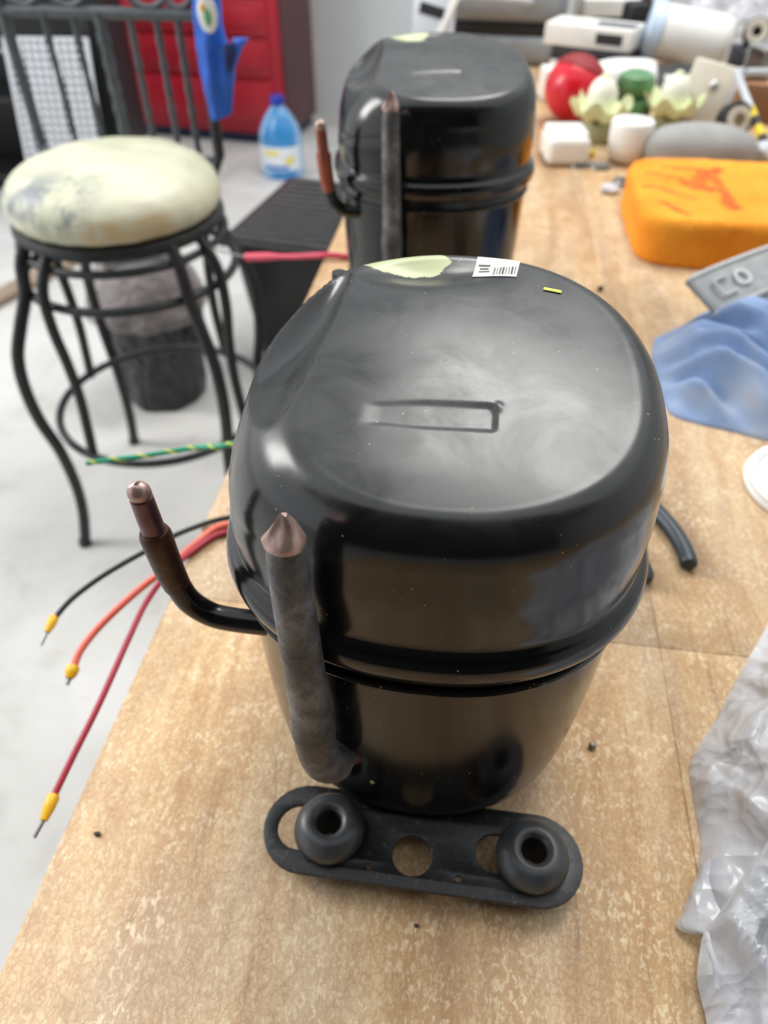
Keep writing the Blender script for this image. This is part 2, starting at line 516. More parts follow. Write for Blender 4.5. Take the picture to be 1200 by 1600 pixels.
for x in (-0.15, 0.78):
    obj('rail', MB().box((x, 1.25, 0.651), (0.04, 2.9, 0.10), 0.003), 'tan', bench)
for y in (-0.18, 1.25, 2.68):
    obj('rail', MB().box((0.315, y, 0.651), (0.88, 0.04, 0.10), 0.003), 'tan', bench)

# ------------------------------------------------------------------ compressor
NA = 200
def sup(phi, rx, ryf, ryb, n=2.25):
    c, s = math.cos(phi), math.sin(phi)
    ry = ryf if s < 0 else ryb
    return (abs(c / rx) ** n + abs(s / ry) ** n) ** (-1 / n)

ZT = 0.2800
TILT = 0.14          # the crown leans towards the suction pipe
def seg_dist(p, a, b):
    ax, ay = a; bx, by = b
    dx, dy = bx - ax, by - ay
    t = max(0, min(1, ((p[0] - ax) * dx + (p[1] - ay) * dy) / (dx * dx + dy * dy)))
    return math.hypot(p[0] - ax - t * dx, p[1] - ay - t * dy)

def dent(x, y, z, nx, ny, nz):
    """depth pressed in along the normal on the crown of the shell"""
    d = 0.0
    # stamped tapered bar, deepest at its right end
    if z > 0.245:
        u = x + 0.003; v = y + 0.0322 - 0.05 * u
        half = 0.0064 - 0.08 * max(0, -u - 0.004)
        e = min(sstep(-0.030, -0.020, u), 1 - sstep(0.0245, 0.0268, u), sstep(-half - 0.0020, -half + 0.0008, v), 1 - sstep(half - 0.0008, half + 0.0020, v))
        d += 0.0009 * e * (0.55 + 0.45 * sstep(-0.03, 0.02, u))
        d -= 0.0009 * math.exp(-(math.hypot(u - 0.0262, v - 0.0062) / 0.0022) ** 2)
        d += 0.0005 * math.exp(-(((x - 0.0) / 0.05) ** 2 + ((y + 0.034) / 0.022) ** 2))
    # hollow at the far rim
    if z > 0.23:
        d += 0.0060 * math.exp(-(((x + 0.020) / 0.024) ** 2 + ((y - 0.074) / 0.013) ** 2))
        d += 0.0022 * math.exp(-(((x - 0.010) / 0.014) ** 2 + ((y - 0.078) / 0.010) ** 2))
    return d

def upper_shell():
    rows = []; tparam = []
    # profile from lip underside up to the crown
    NP = [('lip', k) for k in range(9)] + [('wall', k) for k in range(14)] + [('fil', k) for k in range(30)] + [('top', k) for k in range(64)]
    for kind, k in NP:
        row = []
        for j in range(NA):
            ph = 2 * PI * j / NA
            c, s = math.cos(ph), math.sin(ph)
            R0 = sup(ph, 0.1000, 0.0905, 0.103)
            # softer shoulder at the left, tighter crown at the right
            dl = math.atan2(math.sin(ph - R(190)), math.cos(ph - R(190)))
            w = math.exp(-(dl / R(40)) ** 2)
            fr = max(0, -s) ** 1.5; bk = max(0, s) ** 1.5
            a = 0.20 - 0.065 * fr - 0.03 * bk + 0.24 * w; b = 0.034 - 0.011 * fr + 0.036 * w
            zf = ZT - b
            if kind == 'lip':
                th = -PI / 2 + PI * k / 8
                r = R0 * 1.0 + 0.0012 + 0.0052 * math.cos(th); z = 0.1755 + 0.0085 * math.sin(th)
                if k == 0: r = R0 * 0.965
                if k == 8: z += 0.001; r = R0 + 0.0008
            elif kind == 'wall':
                u = (k + 1) / 15
                z = 0.186 + (zf - 0.186) * u
                r = R0 * (1 + 0.006 * (1 - u) ** 2 * 0)
                r += 0.0012 * math.sin(PI * u)
            elif kind == 'fil':
                th = (PI / 2) * (k / 29)
                p = 2 / 2.15
                r = R0 * (1 - a + a * max(0, math.cos(th)) ** p); z = zf + b * max(0, math.sin(th)) ** p
            else:
                u = (k + 1) / 64
                r = R0 * (1 - a) * (1 - u); z = ZT + 0.0035 * (1 - (1 - u) ** 2)
            z -= TILT * (0.09 - r * s) * sstep(0.19, 0.262, z)
            row.append(Vector((r * c, r * s, z)))
        rows.append(row)
    # press the dents along estimated normals
    out = []
    for i, row in enumerate(rows):
        nr = []
        for j, p in enumerate(row):
            if p.z > 0.2 and i < len(rows) - 1:
                n = (row[(j + 1) % NA] - row[j - 1]).cross(rows[min(i + 1, len(rows) - 1)][j] - rows[i - 1][j])
                n = n.normalized() if n.length > 1e-12 else Vector((0, 0, 1))
                if n.z < 0 and p.z > 0.25: n = -n
                nr.append(p - n * dent(p.x, p.y, p.z, *n))
            else: nr.append(p.copy())
        out.append(nr)
    # the scooped pocket: a facet cut through the far left shoulder, pressed hollow
    bi, bj = min(((i, j) for i in range(30, len(out) - 2) for j in range(NA)), key=lambda q: (out[q[0]][q[1]].x + 0.0760) ** 2 + (out[q[0]][q[1]].y - 0.035) ** 2)
    N = (out[bi][(bj + 6) % NA] - out[bi][bj - 6]).cross(out[bi + 3][bj] - out[bi - 3][bj]).normalized()
    if N.z < 0: N = -N
    top_ = out[bi][bj].dot(N) - 0.0088
    for row in out:
        for p in row:
            e = p.dot(N) - top_
            if e > 0: p -= N * (e * 2.0)
    mb = MB().grid(out, True)
    mb.cap(out[-1])
    dust, paint, rust = [], [], []
    for x, y, z in mb.v:
        top = sstep(0.248, 0.2600, z + 0.02 * (0.0 if y > 0 else 0.3))
        dust.append(0.9 * top * (0.45 + 0.55 * math.exp(-((x - 0.0) ** 2 + (y + 0.015) ** 2) / 0.0045)) + 0.01)
        q = math.hypot((x + 0.028) / 0.030, (y - 0.084) / 0.014)
        pv = (1 - sstep(0.55, 1.05, q)) * 0.66 if z > 0.25 else 0
        if seg_dist((x, y), (-0.018, 0.030), (-0.002, 0.031)) < 0.0016 and z > 0.25: pv = 0.0
        paint.append(pv)
        rust.append(0.0)
    mb.a = {'dust': dust, 'paint': paint, 'rust': rust}
    return mb, out

STUB = Vector((-0.0335, -0.0750, 0.0800))
def lower_shell():
    prof = [(0.1720, 0.0955), (0.1660, 0.0965), (0.1600, 0.0985), (0.1585, 0.0990), (0.1565, 0.0985), (0.15, 0.0985), (0.14, 0.0982), (0.12, 0.0975), (0.10, 0.0967), (0.08, 0.0955),
            (0.06, 0.0940), (0.045, 0.0922), (0.035, 0.0902), (0.028, 0.0875), (0.0235, 0.0835), (0.0205, 0.077), (0.0192, 0.067), (0.019, 0.05), (0.019, 0.0)]
    rows = []
    for z, rx in prof:
        k = rx / 0.0985
        ry = 0.0900 * (1 - 0.35 * (1 - k)) if rx > 0.07 else 0.0900 * k
        rows.append([Vector((sup(2 * PI * j / NA, max(rx, 1e-5), max(ry, 1e-5), max(rx, 1e-5)) * math.cos(2 * PI * j / NA),
                             sup(2 * PI * j / NA, max(rx, 1e-5), max(ry, 1e-5), max(rx, 1e-5)) * math.sin(2 * PI * j / NA), z)) for j in range(NA)])
    # subdivide long spans vertically
    fine = []
    for i in range(len(rows) - 1):
        m = 6 if 0.03 < prof[i][0] < 0.157 else 2
        for q in range(m):
            fine.append([rows[i][j].lerp(rows[i + 1][j], q / m) for j in range(NA)])
    fine.append(rows[-1])
    mb = MB().grid(fine, True)
    dust, paint, rust = [], [], []
    for x, y, z in mb.v:
        dust.append(0.015)
        p = Vector((x, y, z))
        d = (p - STUB).length
        rust.append(0.62 * (1 - sstep(0.010, 0.021, d)) if y < 0 else 0)
        q = math.hypot((x + 0.022) / 0.0035, (z - 0.058) / 0.006)
        paint.append(0.55 * (1 - sstep(0.5, 1.1, q)) if y < 0 else 0)
    mb.a = {'dust': dust, 'paint': paint, 'rust': rust}
    return mb

def slot(x0, x1, y, r, n=10):
    pts = []
    for k in range(n + 1):
        a = PI / 2 + PI * k / n; pts.append((x0 + r * math.cos(a), y + r * math.sin(a)))
    for k in range(n + 1):
        a = -PI / 2 + PI * k / n; pts.append((x1 + r * math.cos(a), y + r * math.sin(a)))
    return pts
def disc(x, y, r, n=20): return [(x + r * math.cos(2 * PI * k / n), y + r * math.sin(2 * PI * k / n)) for k in range(n)]

def make_plate(parent, flip):
    sgn = -1 if flip else 1
    # local plate coordinates: centre of the front strap
    outer = []
    w, h = 0.0905, 0.0250
    for k in range(15):                       # left end
        a = PI / 2 + PI * k / 14; outer.append((-w + h + h * math.cos(a), h * math.sin(a)))
    for k in range(15):
        a = -PI / 2 + PI * k / 14; outer.append((w - h + h * math.cos(a), h * math.sin(a)))
    holes = [slot(-0.070, -0.050, 0.0, 0.0135), slot(0.042, 0.062, 0.0, 0.0115), disc(-0.004, -0.0075, 0.0118, 26), disc(-0.0275, -0.0165, 0.0024, 12), disc(0.0225, -0.0165, 0.0024, 12)]
    mb = plate_mesh(outer, holes, 0.0032)
    # upturned web joining the strap to the belly
    m = Matrix.Translation((0.0075 * sgn, -0.0985 * sgn, 0.0150)) @ Matrix.Rotation(R(0.0) + (PI if flip else 0), 4, 'Z')
    mb.v = [tuple(m @ Vector(p)) for p in mb.v]
    pl = obj('mounting_plate', mb, 'plate', parent, sharp=30)
    for gx, gz in ((-0.052, 0), (0.062, 0)):
        prof = [(0.0072, 0.0362), (0.0084, 0.0385), (0.0115, 0.0392), (0.0160, 0.0374), (0.0196, 0.0318), (0.0206, 0.0272), (0.0196, 0.0235), (0.0165, 0.0208), (0.0120, 0.0190),
                (0.0112, 0.0165), (0.0112, 0.0140), (0.0150, 0.0125), (0.0175, 0.0080), (0.0170, 0.0020), (0.0150, 0.0), (0.0075, 0.0), (0.0070, 0.012), (0.0070, 0.030), (0.0075, 0.0362)]
        g = MB().lathe([(r * 0.98, z * 0.84) for r, z in prof], 36)
        c = m @ Vector((gx, -0.0015, 0)); c.z = 0
        go = obj('grommet', g, 'rubber', parent, loc=c, sharp=50)
    return pl

def build_compressor(front):
    root = empty('compressor', (-0.011, 0.277, 0))
    up, rows = upper_shell()
    us = obj('upper_shell', up, 'enamel', root, sharp=75, merge=False)
    ls = obj('lower_shell', lower_shell(), 'enamel', root, sharp=50, merge=False)
    # rolled welding bead below the lip
    bead = []
    for j in range(NA + 1):
        ph = 2 * PI * j / NA; r = sup(ph, 0.0985, 0.0900, 0.0985) + 0.0012
        bead.append((r * math.cos(ph), r * math.sin(ph), 0.1575))
    wb = obj('weld_bead', MB().tube(bead, 0.0018, 8, caps=False), 'enamel', root)
    make_plate(root, False); make_plate(root, True)
    O = Vector((-0.011, 0.277, 0))
    # upright suction pipe in front
    L = lambda p: Vector(p) - O
    path = cr([L((-0.0450, 0.2060, 0.0800)), L((-0.0470, 0.1970, 0.0795)), L((-0.0510, 0.1860, 0.0835)), L((-0.0550, 0.1795, 0.0945)), L((-0.0575, 0.1780, 0.1100)), L((-0.0580, 0.1780, 0.1300))], 6)
    sp = obj('suction_pipe', MB().tube(path, [0.0085 if i < 12 else 0.0100 for i in range(len(path))], 20), 'pipe_grey', root)
    obj('pipe_stub', MB().tube([L((-0.0445, 0.2120, 0.0805)), L((-0.0462, 0.2005, 0.0797)), L((-0.0478, 0.1950, 0.0800))], [0.0100, 0.0098, 0.0088], 20), 'pipe_black', sp)
    pts = [(-0.0580, 0.1780, 0.126), (-0.0580, 0.1780, 0.134), (-0.0581, 0.1780, 0.138), (-0.0585, 0.1780, 0.160), (-0.0592, 0.1782, 0.190), (-0.0598, 0.1782, 0.220), (-0.0600, 0.1782, 0.243), (-0.0600, 0.1782, 0.252)]
    obj('pipe_riser', MB().tube([L(p) for p in pts], [0.0107, 0.0107, 0.0098, 0.0092, 0.0088, 0.0084, 0.0081, 0.0072], 20), 'pipe_grey', sp)
    tip = MB()
    rr = [(0.2505, 0.0068, 0.0068, 0.0), (0.2520, 0.0078, 0.0070, -0.0004), (0.2545, 0.0080, 0.0060, -0.0004), (0.2570, 0.0066, 0.0046, 0.0), (0.2600, 0.0052, 0.0030, 0.0006), (0.2630, 0.0036, 0.0018, 0.0010), (0.2655, 0.0022, 0.0010, 0.0008), (0.2665, 0.0012, 0.0006, 0.0006)]
    rws = []
    for z, ax, ay, ox in rr:
        rws.append([L((-0.0600 + ox + ax * math.cos(2 * PI * k / 24), 0.1782 + ay * math.sin(2 * PI * k / 24) + 0.0012 * sstep(0.251, 0.256, z) * math.cos(6 * PI * k / 24) * ax / 0.008, z + 0.0006 * math.sin(4 * PI * k / 24))) for k in range(24)])
    tip.grid(rws, True).cap(rws[-1])
    obj('crimped_tip', tip, 'copper_bright', sp)
    # small discharge pipe at the left
    path = cr([L((-0.0860, 0.2225, 0.1455)), L((-0.1090, 0.2235, 0.1445)), L((-0.1210, 0.2240, 0.1470)), L((-0.1300, 0.2242, 0.1560)), L((-0.1345, 0.2243, 0.1720))], 7)
    dp = obj('discharge_pipe', MB().tube(path, 0.0063, 18), 'pipe_black', root)
    obj('pipe_riser', MB().tube([L((-0.1335, 0.2243, 0.1660)), L((-0.1352, 0.2243, 0.1760)), L((-0.1365, 0.2243, 0.1900)), L((-0.1372, 0.2243, 0.2000)), L((-0.1374, 0.2243, 0.2030))], [0.0066, 0.0072, 0.0074, 0.0076, 0.0066], 18), 'pipe_rust', dp)
    obj('pipe_end', MB().tube([L((-0.1372, 0.2243, 0.2000)), L((-0.1380, 0.2243, 0.2120)), L((-0.1386, 0.2243, 0.2230))], [0.0056, 0.0055, 0.0053], 18), 'copper', dp)
    b = MB().ball(L((-0.1388, 0.2243, 0.2262)), 0.0056, 0.0050, 0.0058, 16)
    b.tube([L((-0.1388, 0.2243, 0.2300)), L((-0.1384, 0.2243, 0.2330))], [0.0030, 0.0004], 10)
    obj('crimped_tip', b, 'copper_bright', dp)
    # process tube behind the left shoulder, and the terminal box at the back
    pt = cr([L((-0.070, 0.352, 0.150)), L((-0.075, 0.376, 0.152)), L((-0.079, 0.384, 0.160)), L((-0.0790, 0.385, 0.185)), L((-0.0780, 0.385, 0.257))], 5)
    p3 = obj('process_pipe', MB().tube(pt, 0.0042, 12), 'pipe_black', root)
    tb = obj('terminal_cover', MB().box((0.0, 0.100, 0.095), (0.075, 0.035, 0.062), 0.006, 3), 'black_plastic', root)
    # sticker on the far rim, draped on the shell
    tree = BVHTree.FromPolygons([Vector(v) for v in up.v], up.f)
    def drape(x, y, off):
        h = tree.ray_cast(Vector((x, y, 0.4)), Vector((0, 0, -1)))
        if h[0] is None: return Vector((x, y, 0.25))
        n = h[1] if h[1].z > 0 else -h[1]
        return h[0] + n * off
    return root, drape

comp, drape = build_compressor(True)
def patch(cx, cy, w, h, ang, off, nx=10, ny=10):
    ca, sa = math.cos(ang), math.sin(ang)
    rows = []
    for j in range(ny + 1):
        row = []
        for i in range(nx + 1):
            u = (i / nx - 0.5) * w; v = (j / ny - 0.5) * h
            row.append(drape(cx + u * ca - v * sa, cy + u * sa + v * ca, off))
        rows.append(row)
    return MB().grid(rows)
tag(comp, 'nearer black hermetic compressor, in focus at the front of the workbench', 'compressor', 'black hermetic compressors')

# the far compressor: copies of every part
def copy_tree(o, parent=None):
    c = o.copy(); col.objects.link(c); c.parent = parent
    if parent is not None: c.matrix_parent_inverse = o.matrix_parent_inverse
    for ch in list(o.children): copy_tree(ch, c)
    return c
comp2 = copy_tree(comp)
comp2.location = (-0.060, 0.830, 0)
comp2.rotation_euler = (0, 0, R(9))
tag(comp2, 'farther black hermetic compressor, blurred, standing behind the nearer one', 'compressor', 'black hermetic compressors')
for ch in comp2.children:
    if ch.name.startswith('discharge_pipe'):
        ch.location.x += 0.012
        for g in ch.children:
            if g.name.startswith('pipe_riser') or g.name.startswith('pipe_end'):
                g.data = g.data.copy(); g.data.materials[0] = M['copper_red']

# label on the front compressor only
st = obj('sticker', patch(0.0190, 0.0800, 0.0215, 0.017, R(-6), 0.0004, 12, 8), 'paper', comp)
st['label'] = 'small white printed sticker'
for k in range(8):
    w = rnd.choice([0.0004, 0.0006, 0.0008])
    obj('print_bar', patch(0.0180 + k * 0.00145, 0.0765, w, 0.0075, R(-6), 0.0007, 1, 3), 'ink', st)
for k, (x, y, w) in enumerate([(0.0130, 0.0775, 0.0055), (0.0130, 0.0800, 0.0045), (0.0130, 0.0825, 0.0060)]):
    obj('print_line', patch(x, y, w, 0.0009, R(-6), 0.0007, 4, 1), 'ink', st)
tag(obj('paint_chip', patch(0.0461, 0.0605, 0.0085, 0.0022, R(-10), 0.0006, 6, 2), 'leaf', loc=(-0.011, 0.277, 0)), 'tiny yellow-green chip on the right of the nearer compressor crown', 'debris')

# ------------------------------------------------------------------ wires from behind the front compressor
def wire(name, pts, r, mat, label, ferrule=None, tip=None, extra=None):
    o = obj(name, MB().tube(cr(pts, 8), r, 12), mat)
    tag(o, label, 'wire')
    if ferrule:
        a, b = Vector(ferrule[0]), Vector(ferrule[1])
        d = (b - a).normalized()
        obj('ferrule_sleeve', MB().tube([a - d * 0.002, a, a.lerp(b, 0.5), b], [r * 1.35, r * 1.75, r * 1.6, r * 1.05], 14), 'ferrule', o)
        c = Vector(tip)
        obj('ferrule_pin', MB().tube([b - d * 0.001, b.lerp(c, 0.6), c], [r * 0.62, r * 0.55, r * 0.5], 10), 'metal', o)
    return o
term = (-0.020, 0.402, 0.085)
wire('electrical_wire', [(-0.030, 0.400, 0.090), (-0.060, 0.425, 0.050), (-0.120, 0.450, 0.012), (-0.170, 0.446, 0.0045), (-0.2009, 0.4343, 0.0040), (-0.2177, 0.4243, 0.0030), (-0.2378, 0.4141, -0.0020), (-0.2561, 0.3998, -0.0070), (-0.2741, 0.3857, -0.0120), (-0.2911, 0.3699, -0.0170), (-0.3059, 0.3506, -0.0220), (-0.3129, 0.3329, -0.0260)], 0.0023, 'wire_black',
     'black wire with a yellow ferrule sticking out past the bench edge', ((-0.3135, 0.3341, -0.0260), (-0.3138, 0.3214, -0.0280)), (-0.3138, 0.3103, -0.0300))
wire('electrical_wire', [(-0.010, 0.400, 0.085), (-0.045, 0.415, 0.045), (-0.110, 0.434, 0.012), (-0.160, 0.436, 0.0045), (-0.1984, 0.4259, 0.0040), (-0.2133, 0.4028, 0.0035), (-0.2285, 0.3804, -0.0020), (-0.2447, 0.3626, -0.0080), (-0.2594, 0.3422, -0.0140), (-0.2712, 0.3229, -0.0200), (-0.2773, 0.3047, -0.0240), (-0.2777, 0.2909, -0.0280)], 0.0029, 'wire_salmon',
     'salmon pink wire curving down to a yellow ferrule, between black and dark red wires', ((-0.2783, 0.2920, -0.0280), (-0.2782, 0.2842, -0.0300)), (-0.2777, 0.2792, -0.0310))
wire('electrical_wire', [(0.010, 0.400, 0.080), (-0.030, 0.408, 0.040), (-0.105, 0.420, 0.012), (-0.160, 0.426, 0.0045), (-0.1961, 0.4179, 0.0030), (-0.2133, 0.3944, 0.0030), (-0.2268, 0.3696, 0.0000), (-0.2355, 0.3440, -0.0060), (-0.2381, 0.3112, -0.0110), (-0.2393, 0.2814, -0.0150), (-0.2409, 0.2547, -0.0190), (-0.2442, 0.2224, -0.0240), (-0.2469, 0.1943, -0.0290)], 0.0024, 'wire_red',
     'long dark red wire ending lowest, in a yellow ferrule', ((-0.2469, 0.1943, -0.0290), (-0.2470, 0.1797, -0.0310)), (-0.2488, 0.1691, -0.0330))
# green and yellow striped wire
gp = cr([(0.020, 0.392, 0.085), (-0.030, 0.420, 0.050), (-0.100, 0.490, 0.010), (-0.150, 0.545, 0.0052), (-0.1866, 0.5563, 0.0046), (-0.2102, 0.5422, 0.0050), (-0.2347, 0.5412, -0.0030), (-0.2632, 0.5520, -0.0160), (-0.2890, 0.5473, -0.0200), (-0.3205, 0.5398, -0.0240), (-0.3529, 0.5341, -0.0280), (-0.3747, 0.5285, -0.0300)], 10)
gw = obj('earth_wire', MB().tube(gp, 0.0027, 10), 'wire_green')
tag(gw, 'green and yellow striped earth wire in front of the stool foot ring', 'wire')
hp = []
for i, p in enumerate(gp):
    d = (gp[min(i + 1, len(gp) - 1)] - gp[max(i - 1, 0)]).normalized()
    u = d.cross(Vector((0, 0, 1))).normalized(); w = d.cross(u)
    a = i * 0.75
    hp.append(p + (u * math.cos(a) + w * math.sin(a)) * 0.0019)
obj('yellow_stripe', MB().tube(cr(hp, 3), 0.0013, 6), 'wire_yellow', gw)

# cord from the far compressor across the bin
cord = obj('power_cord', MB().tube(cr([(-0.060, 0.950, 0.060), (-0.110, 0.985, 0.016), (-0.1724, 0.9663, 0.0056), (-0.1993, 0.9624, 0.0066), (-0.2205, 0.9604, 0.0062), (-0.2628, 0.9827, -0.0080), (-0.3068, 1.0040, -0.0200), (-0.3458, 1.0192, -0.0300)], 8), [0.0040] * 46 + [0.0050] * 2 + [0.006] * 9, 12), 'wire_pink')
tag(cord, 'pinkish red cord from the farther compressor sticking out over the bin', 'cord')
obj('thin_core', MB().tube(cr([(-0.3430, 1.0195, -0.0300), (-0.3748, 1.0333, -0.0320), (-0.4105, 1.0562, -0.0360)], 6), 0.0016, 8), 'metal', cord)

# ------------------------------------------------------------------ stool
SC = Vector((-0.64, 1.235, 0))
stool = tag(empty('bar_stool', (SC.x, SC.y, FZ)), 'black wrought-iron stool with a round worn cream cushion, left of the bench', 'stool')
def sp_(mb_or_obj): return mb_or_obj
def sobj(name, mb, mat, **k):
    mb.v = [(x, y, z - FZ) for x, y, z in mb.v]     # modelled around the stool axis with bench-top zero
    return obj(name, mb, mat, k.pop('parent', stool), **k)
# cushion
prof = [(0.0, 0.036), (0.05, 0.0355), (0.09, 0.033), (0.130, 0.026), (0.157, 0.014), (0.174, -0.004), (0.180, -0.022), (0.179, -0.038), (0.170, -0.050), (0.14, -0.054), (0.0, -0.054)]
pp = cr([(r, 0, z) for r, z in prof], 5)
rows = []; SEG = 96
for p in pp:
    row = []
    for k in range(SEG):
        a = 2 * PI * k / SEG
        w = 1 + 0.012 * noise.noise(Vector((math.cos(a) * 2, math.sin(a) * 2, p.z * 20)))
        q = Vector((p.x * w * math.cos(a), p.x * w * math.sin(a), p.z))
        # puckers around the lower edge
        if p.z < 0.0: q.x *= 1 + 0.006 * math.sin(a * 23 + 2 * math.sin(a * 3)); q.y *= 1 + 0.006 * math.sin(a * 23 + 2 * math.sin(a * 3))
        q.z += 0.003 * noise.noise(Vector((q.x * 18, q.y * 18, 3))) if p.z > -0.03 else 0
        row.append(q)
    rows.append(row)
mb = MB().grid(rows, True)
wear = []; stain = []
for x, y, z in mb.v:
    front = sstep(0.02, -0.12, y) if False else sstep(-0.03, -0.12, -(-y)) if False else (1 - sstep(-0.14, -0.04, y))
    left = 1 - sstep(0.0, 0.07, x)
    wear.append(front * left * sstep(-0.035, -0.01, z))
    stain.append((1 - sstep(-0.13, -0.09, y)) * sstep(0.0, 0.04, x) * (1 - sstep(-0.02, 0.0, z)))
mb.a = {'wear': wear, 'stain': stain}
sobj('cushion', mb, 'cushion', sharp=180, merge=False)
def ring(r, z, rad, seg=72):
    return [(r * math.cos(2 * PI * k / seg), r * math.sin(2 * PI * k / seg), z) for k in range(seg + 1)]
def ring_mb(r, z, rad): return MB().tube(ring(r, z, rad), rad, 12, caps=False)
sobj('seat_pan', MB().lathe([(0.0, -0.053), (0.172, -0.053), (0.180, -0.057), (0.182, -0.067), (0.176, -0.075), (0.160, -0.071), (0.0, -0.069)], 72), 'iron')
sobj('seat_ring', ring_mb(0.178, -0.094, 0.007), 'iron')
sobj('brace_ring', ring_mb(0.190, -0.155, 0.0078), 'iron')
sobj('foot_ring', ring_mb(0.215, -0.458, 0.008), 'iron')
LEGP = [(0.172, -0.066), (0.190, -0.100), (0.201, -0.150), (0.226, -0.200), (0.249, -0.254), (0.257, -0.318), (0.253, -0.390), (0.238, -0.470), (0.233, -0.560), (0.239, -0.635), (0.258, -0.7185)]
BRP = [(0.170, -0.068), (0.202, -0.120), (0.208, -0.185), (0.202, -0.260), (0.200, -0.330), (0.206, -0.400), (0.213, -0.462)]
for az in (230, 320, 50, 140):
    def P(r, z, da=0): return (r * math.cos(R(az + da)), r * math.sin(R(az + da)), z)
    lg = sobj('leg', MB().tube(cr([P(*q) for q in LEGP], 6), 0.0112, 14), 'iron')
    f = MB().lathe([(0.0, 0.0), (0.013, 0.0), (0.014, 0.004), (0.0115, 0.016), (0.0, 0.017)], 16, Matrix.Translation(P(0.258, -0.72)))
    sobj('foot_cap', f, 'black_plastic', parent=lg)
    sobj('leg_brace', MB().tube(cr([P(r, z, 20) for r, z in BRP], 6), 0.0095, 12), 'iron')
# back rest: curved wrought-iron panel of posts, rail and rings
def bk(p, dy=0.0): return (p[0] - SC.x, p[1] - SC.y + dy, p[2])
BY = 1.430
back = sobj('backrest', MB().tube([bk((-0.885, BY, 0.203)), bk((-0.70, BY, 0.203)), bk((-0.515, BY, 0.203))], 0.0095, 12), 'iron_grey')
def vbar(x, z0, z1, r, mat='iron_grey'):
    pts = []; rr = []
    n = 26
    for k in range(n + 1):
        u = k / n
        pts.append(bk((x, BY, z0 + (z1 - z0) * u))); rr.append(r * (1 + 0.14 * math.sin(u * 40)))
    return MB().tube(pts, rr, 10)
for u, r, n_ in ((28, 0.0105, 'post'), (318, 0.0115, 'post')):
    pass
PX = [-0.868, -0.512]
for x in PX:
    nm = MB().tube([bk((x * 0.0 + (SC.x + (x - SC.x) * 0.70), 1.335, -0.078)), bk((SC.x + (x - SC.x) * 0.88, 1.40, -0.060)), bk((x, BY, -0.02)), bk((x, BY, 0.10)), bk((x, BY, 0.32))], 0.0105, 12)
    sobj('post', nm, 'iron' if x > -0.6 else 'iron_grey', parent=back)
for x, r in ((-0.795, 0.0062), (-0.740, 0.0062), (-0.692, 0.0105), (-0.637, 0.0062), (-0.590, 0.0062), (-0.552, 0.0062)):
    sobj('spindle', vbar(x, -0.030, 0.203, r), 'iron_grey', parent=back)
sobj('lower_rail', MB().tube([bk((-0.868, BY, -0.030)), bk((-0.69, BY, -0.030)), bk((-0.512, BY, -0.030))], 0.007, 12), 'iron_grey', parent=back)
sobj('upper_rail', MB().tube([bk((-0.868, BY, 0.315)), bk((-0.69, BY, 0.315)), bk((-0.512, BY, 0.315))], 0.0085, 12), 'iron_grey', parent=back)
for x in (-0.825, -0.742, -0.600, -0.546):
    rr = 0.040 if x < -0.58 else 0.03
    rp = [bk((x + rr * math.cos(2 * PI * k / 32), BY, 0.252 + 0.040 * math.sin(2 * PI * k / 32))) for k in range(33)]
    sobj('scroll_ring', MB().tube(rp, 0.0058, 10, caps=False), 'iron_grey', parent=back)

# blue bag over the right post of the stool back
def outline_solid(pl, pr, y, th, n=26, bulge=1.0, m=14):
    """left and right edge polylines (x,z) from top to bottom, swollen to a thickness"""
    A = cr([(p[0], 0, p[1]) for p in pl], 8); B = cr([(p[0], 0, p[1]) for p in pr], 8)
    def samp(c, u):
        i = min(int(u * (len(c) - 1)), len(c) - 2); return c[i].lerp(c[i + 1], u * (len(c) - 1) - i)
    rows = []
    for k in range(n + 1):
        u = k / n; a = samp(A, u); b = samp(B, u); row = []
        for s_ in range(2 * m):
            ang = 2 * PI * s_ / (2 * m)
            cx = 0.5 - 0.5 * math.cos(ang)
            q = a.lerp(b, cx)
            dep = th * math.sin(ang) * (0.35 + 0.65 * math.sin(PI * min(1, 0.15 + u * 0.8)))
            wv = 0.009 * noise.noise(Vector((q.x * 40, q.z * 16, 1.7))) + 0.004 * noise.noise(Vector((q.x * 90 + q.z * 40, q.z * 40, 5.1)))
            row.append((q.x, y - dep + wv, q.z))
        rows.append(row)
    mb = MB().grid(rows, True); mb.cap(rows[0]); mb.cap(rows[-1])
    return mb
def xz(p): return (p[0], p[2])
bagl = [xz(q) for q in ((-0.4978, 1.3900, 0.2646), (-0.5045, 1.3900, 0.2218), (-0.5094, 1.3900, 0.1769), (-0.5099, 1.3900, 0.1298), (-0.5064, 1.3900, 0.0904), (-0.5011, 1.3900, 0.0515))]
bagr = [xz(q) for q in ((-0.4555, 1.3900, 0.2653), (-0.4579, 1.3900, 0.2228), (-0.4568, 1.3900, 0.1873), (-0.4451, 1.3900, 0.1460), (-0.4525, 1.3900, 0.1021), (-0.4639, 1.3900, 0.0632))]
bag = obj('hanging_bag', outline_solid(bagl, bagr, 1.385, 0.018), 'blue_fabric')
tag(bag, 'bright blue nylon bag hanging on the stool back post', 'bag')
tabm = outline_solid([xz(q) for q in ((-0.4393, 1.3800, 0.1823), (-0.4444, 1.3800, 0.1620), (-0.4523, 1.3800, 0.1383))], [xz(q) for q in ((-0.4119, 1.3800, 0.1829), (-0.4264, 1.3800, 0.1643), (-0.4437, 1.3800, 0.1357))], 1.372, 0.010, 10)
obj('side_flap', tabm, 'blue_fabric', bag)
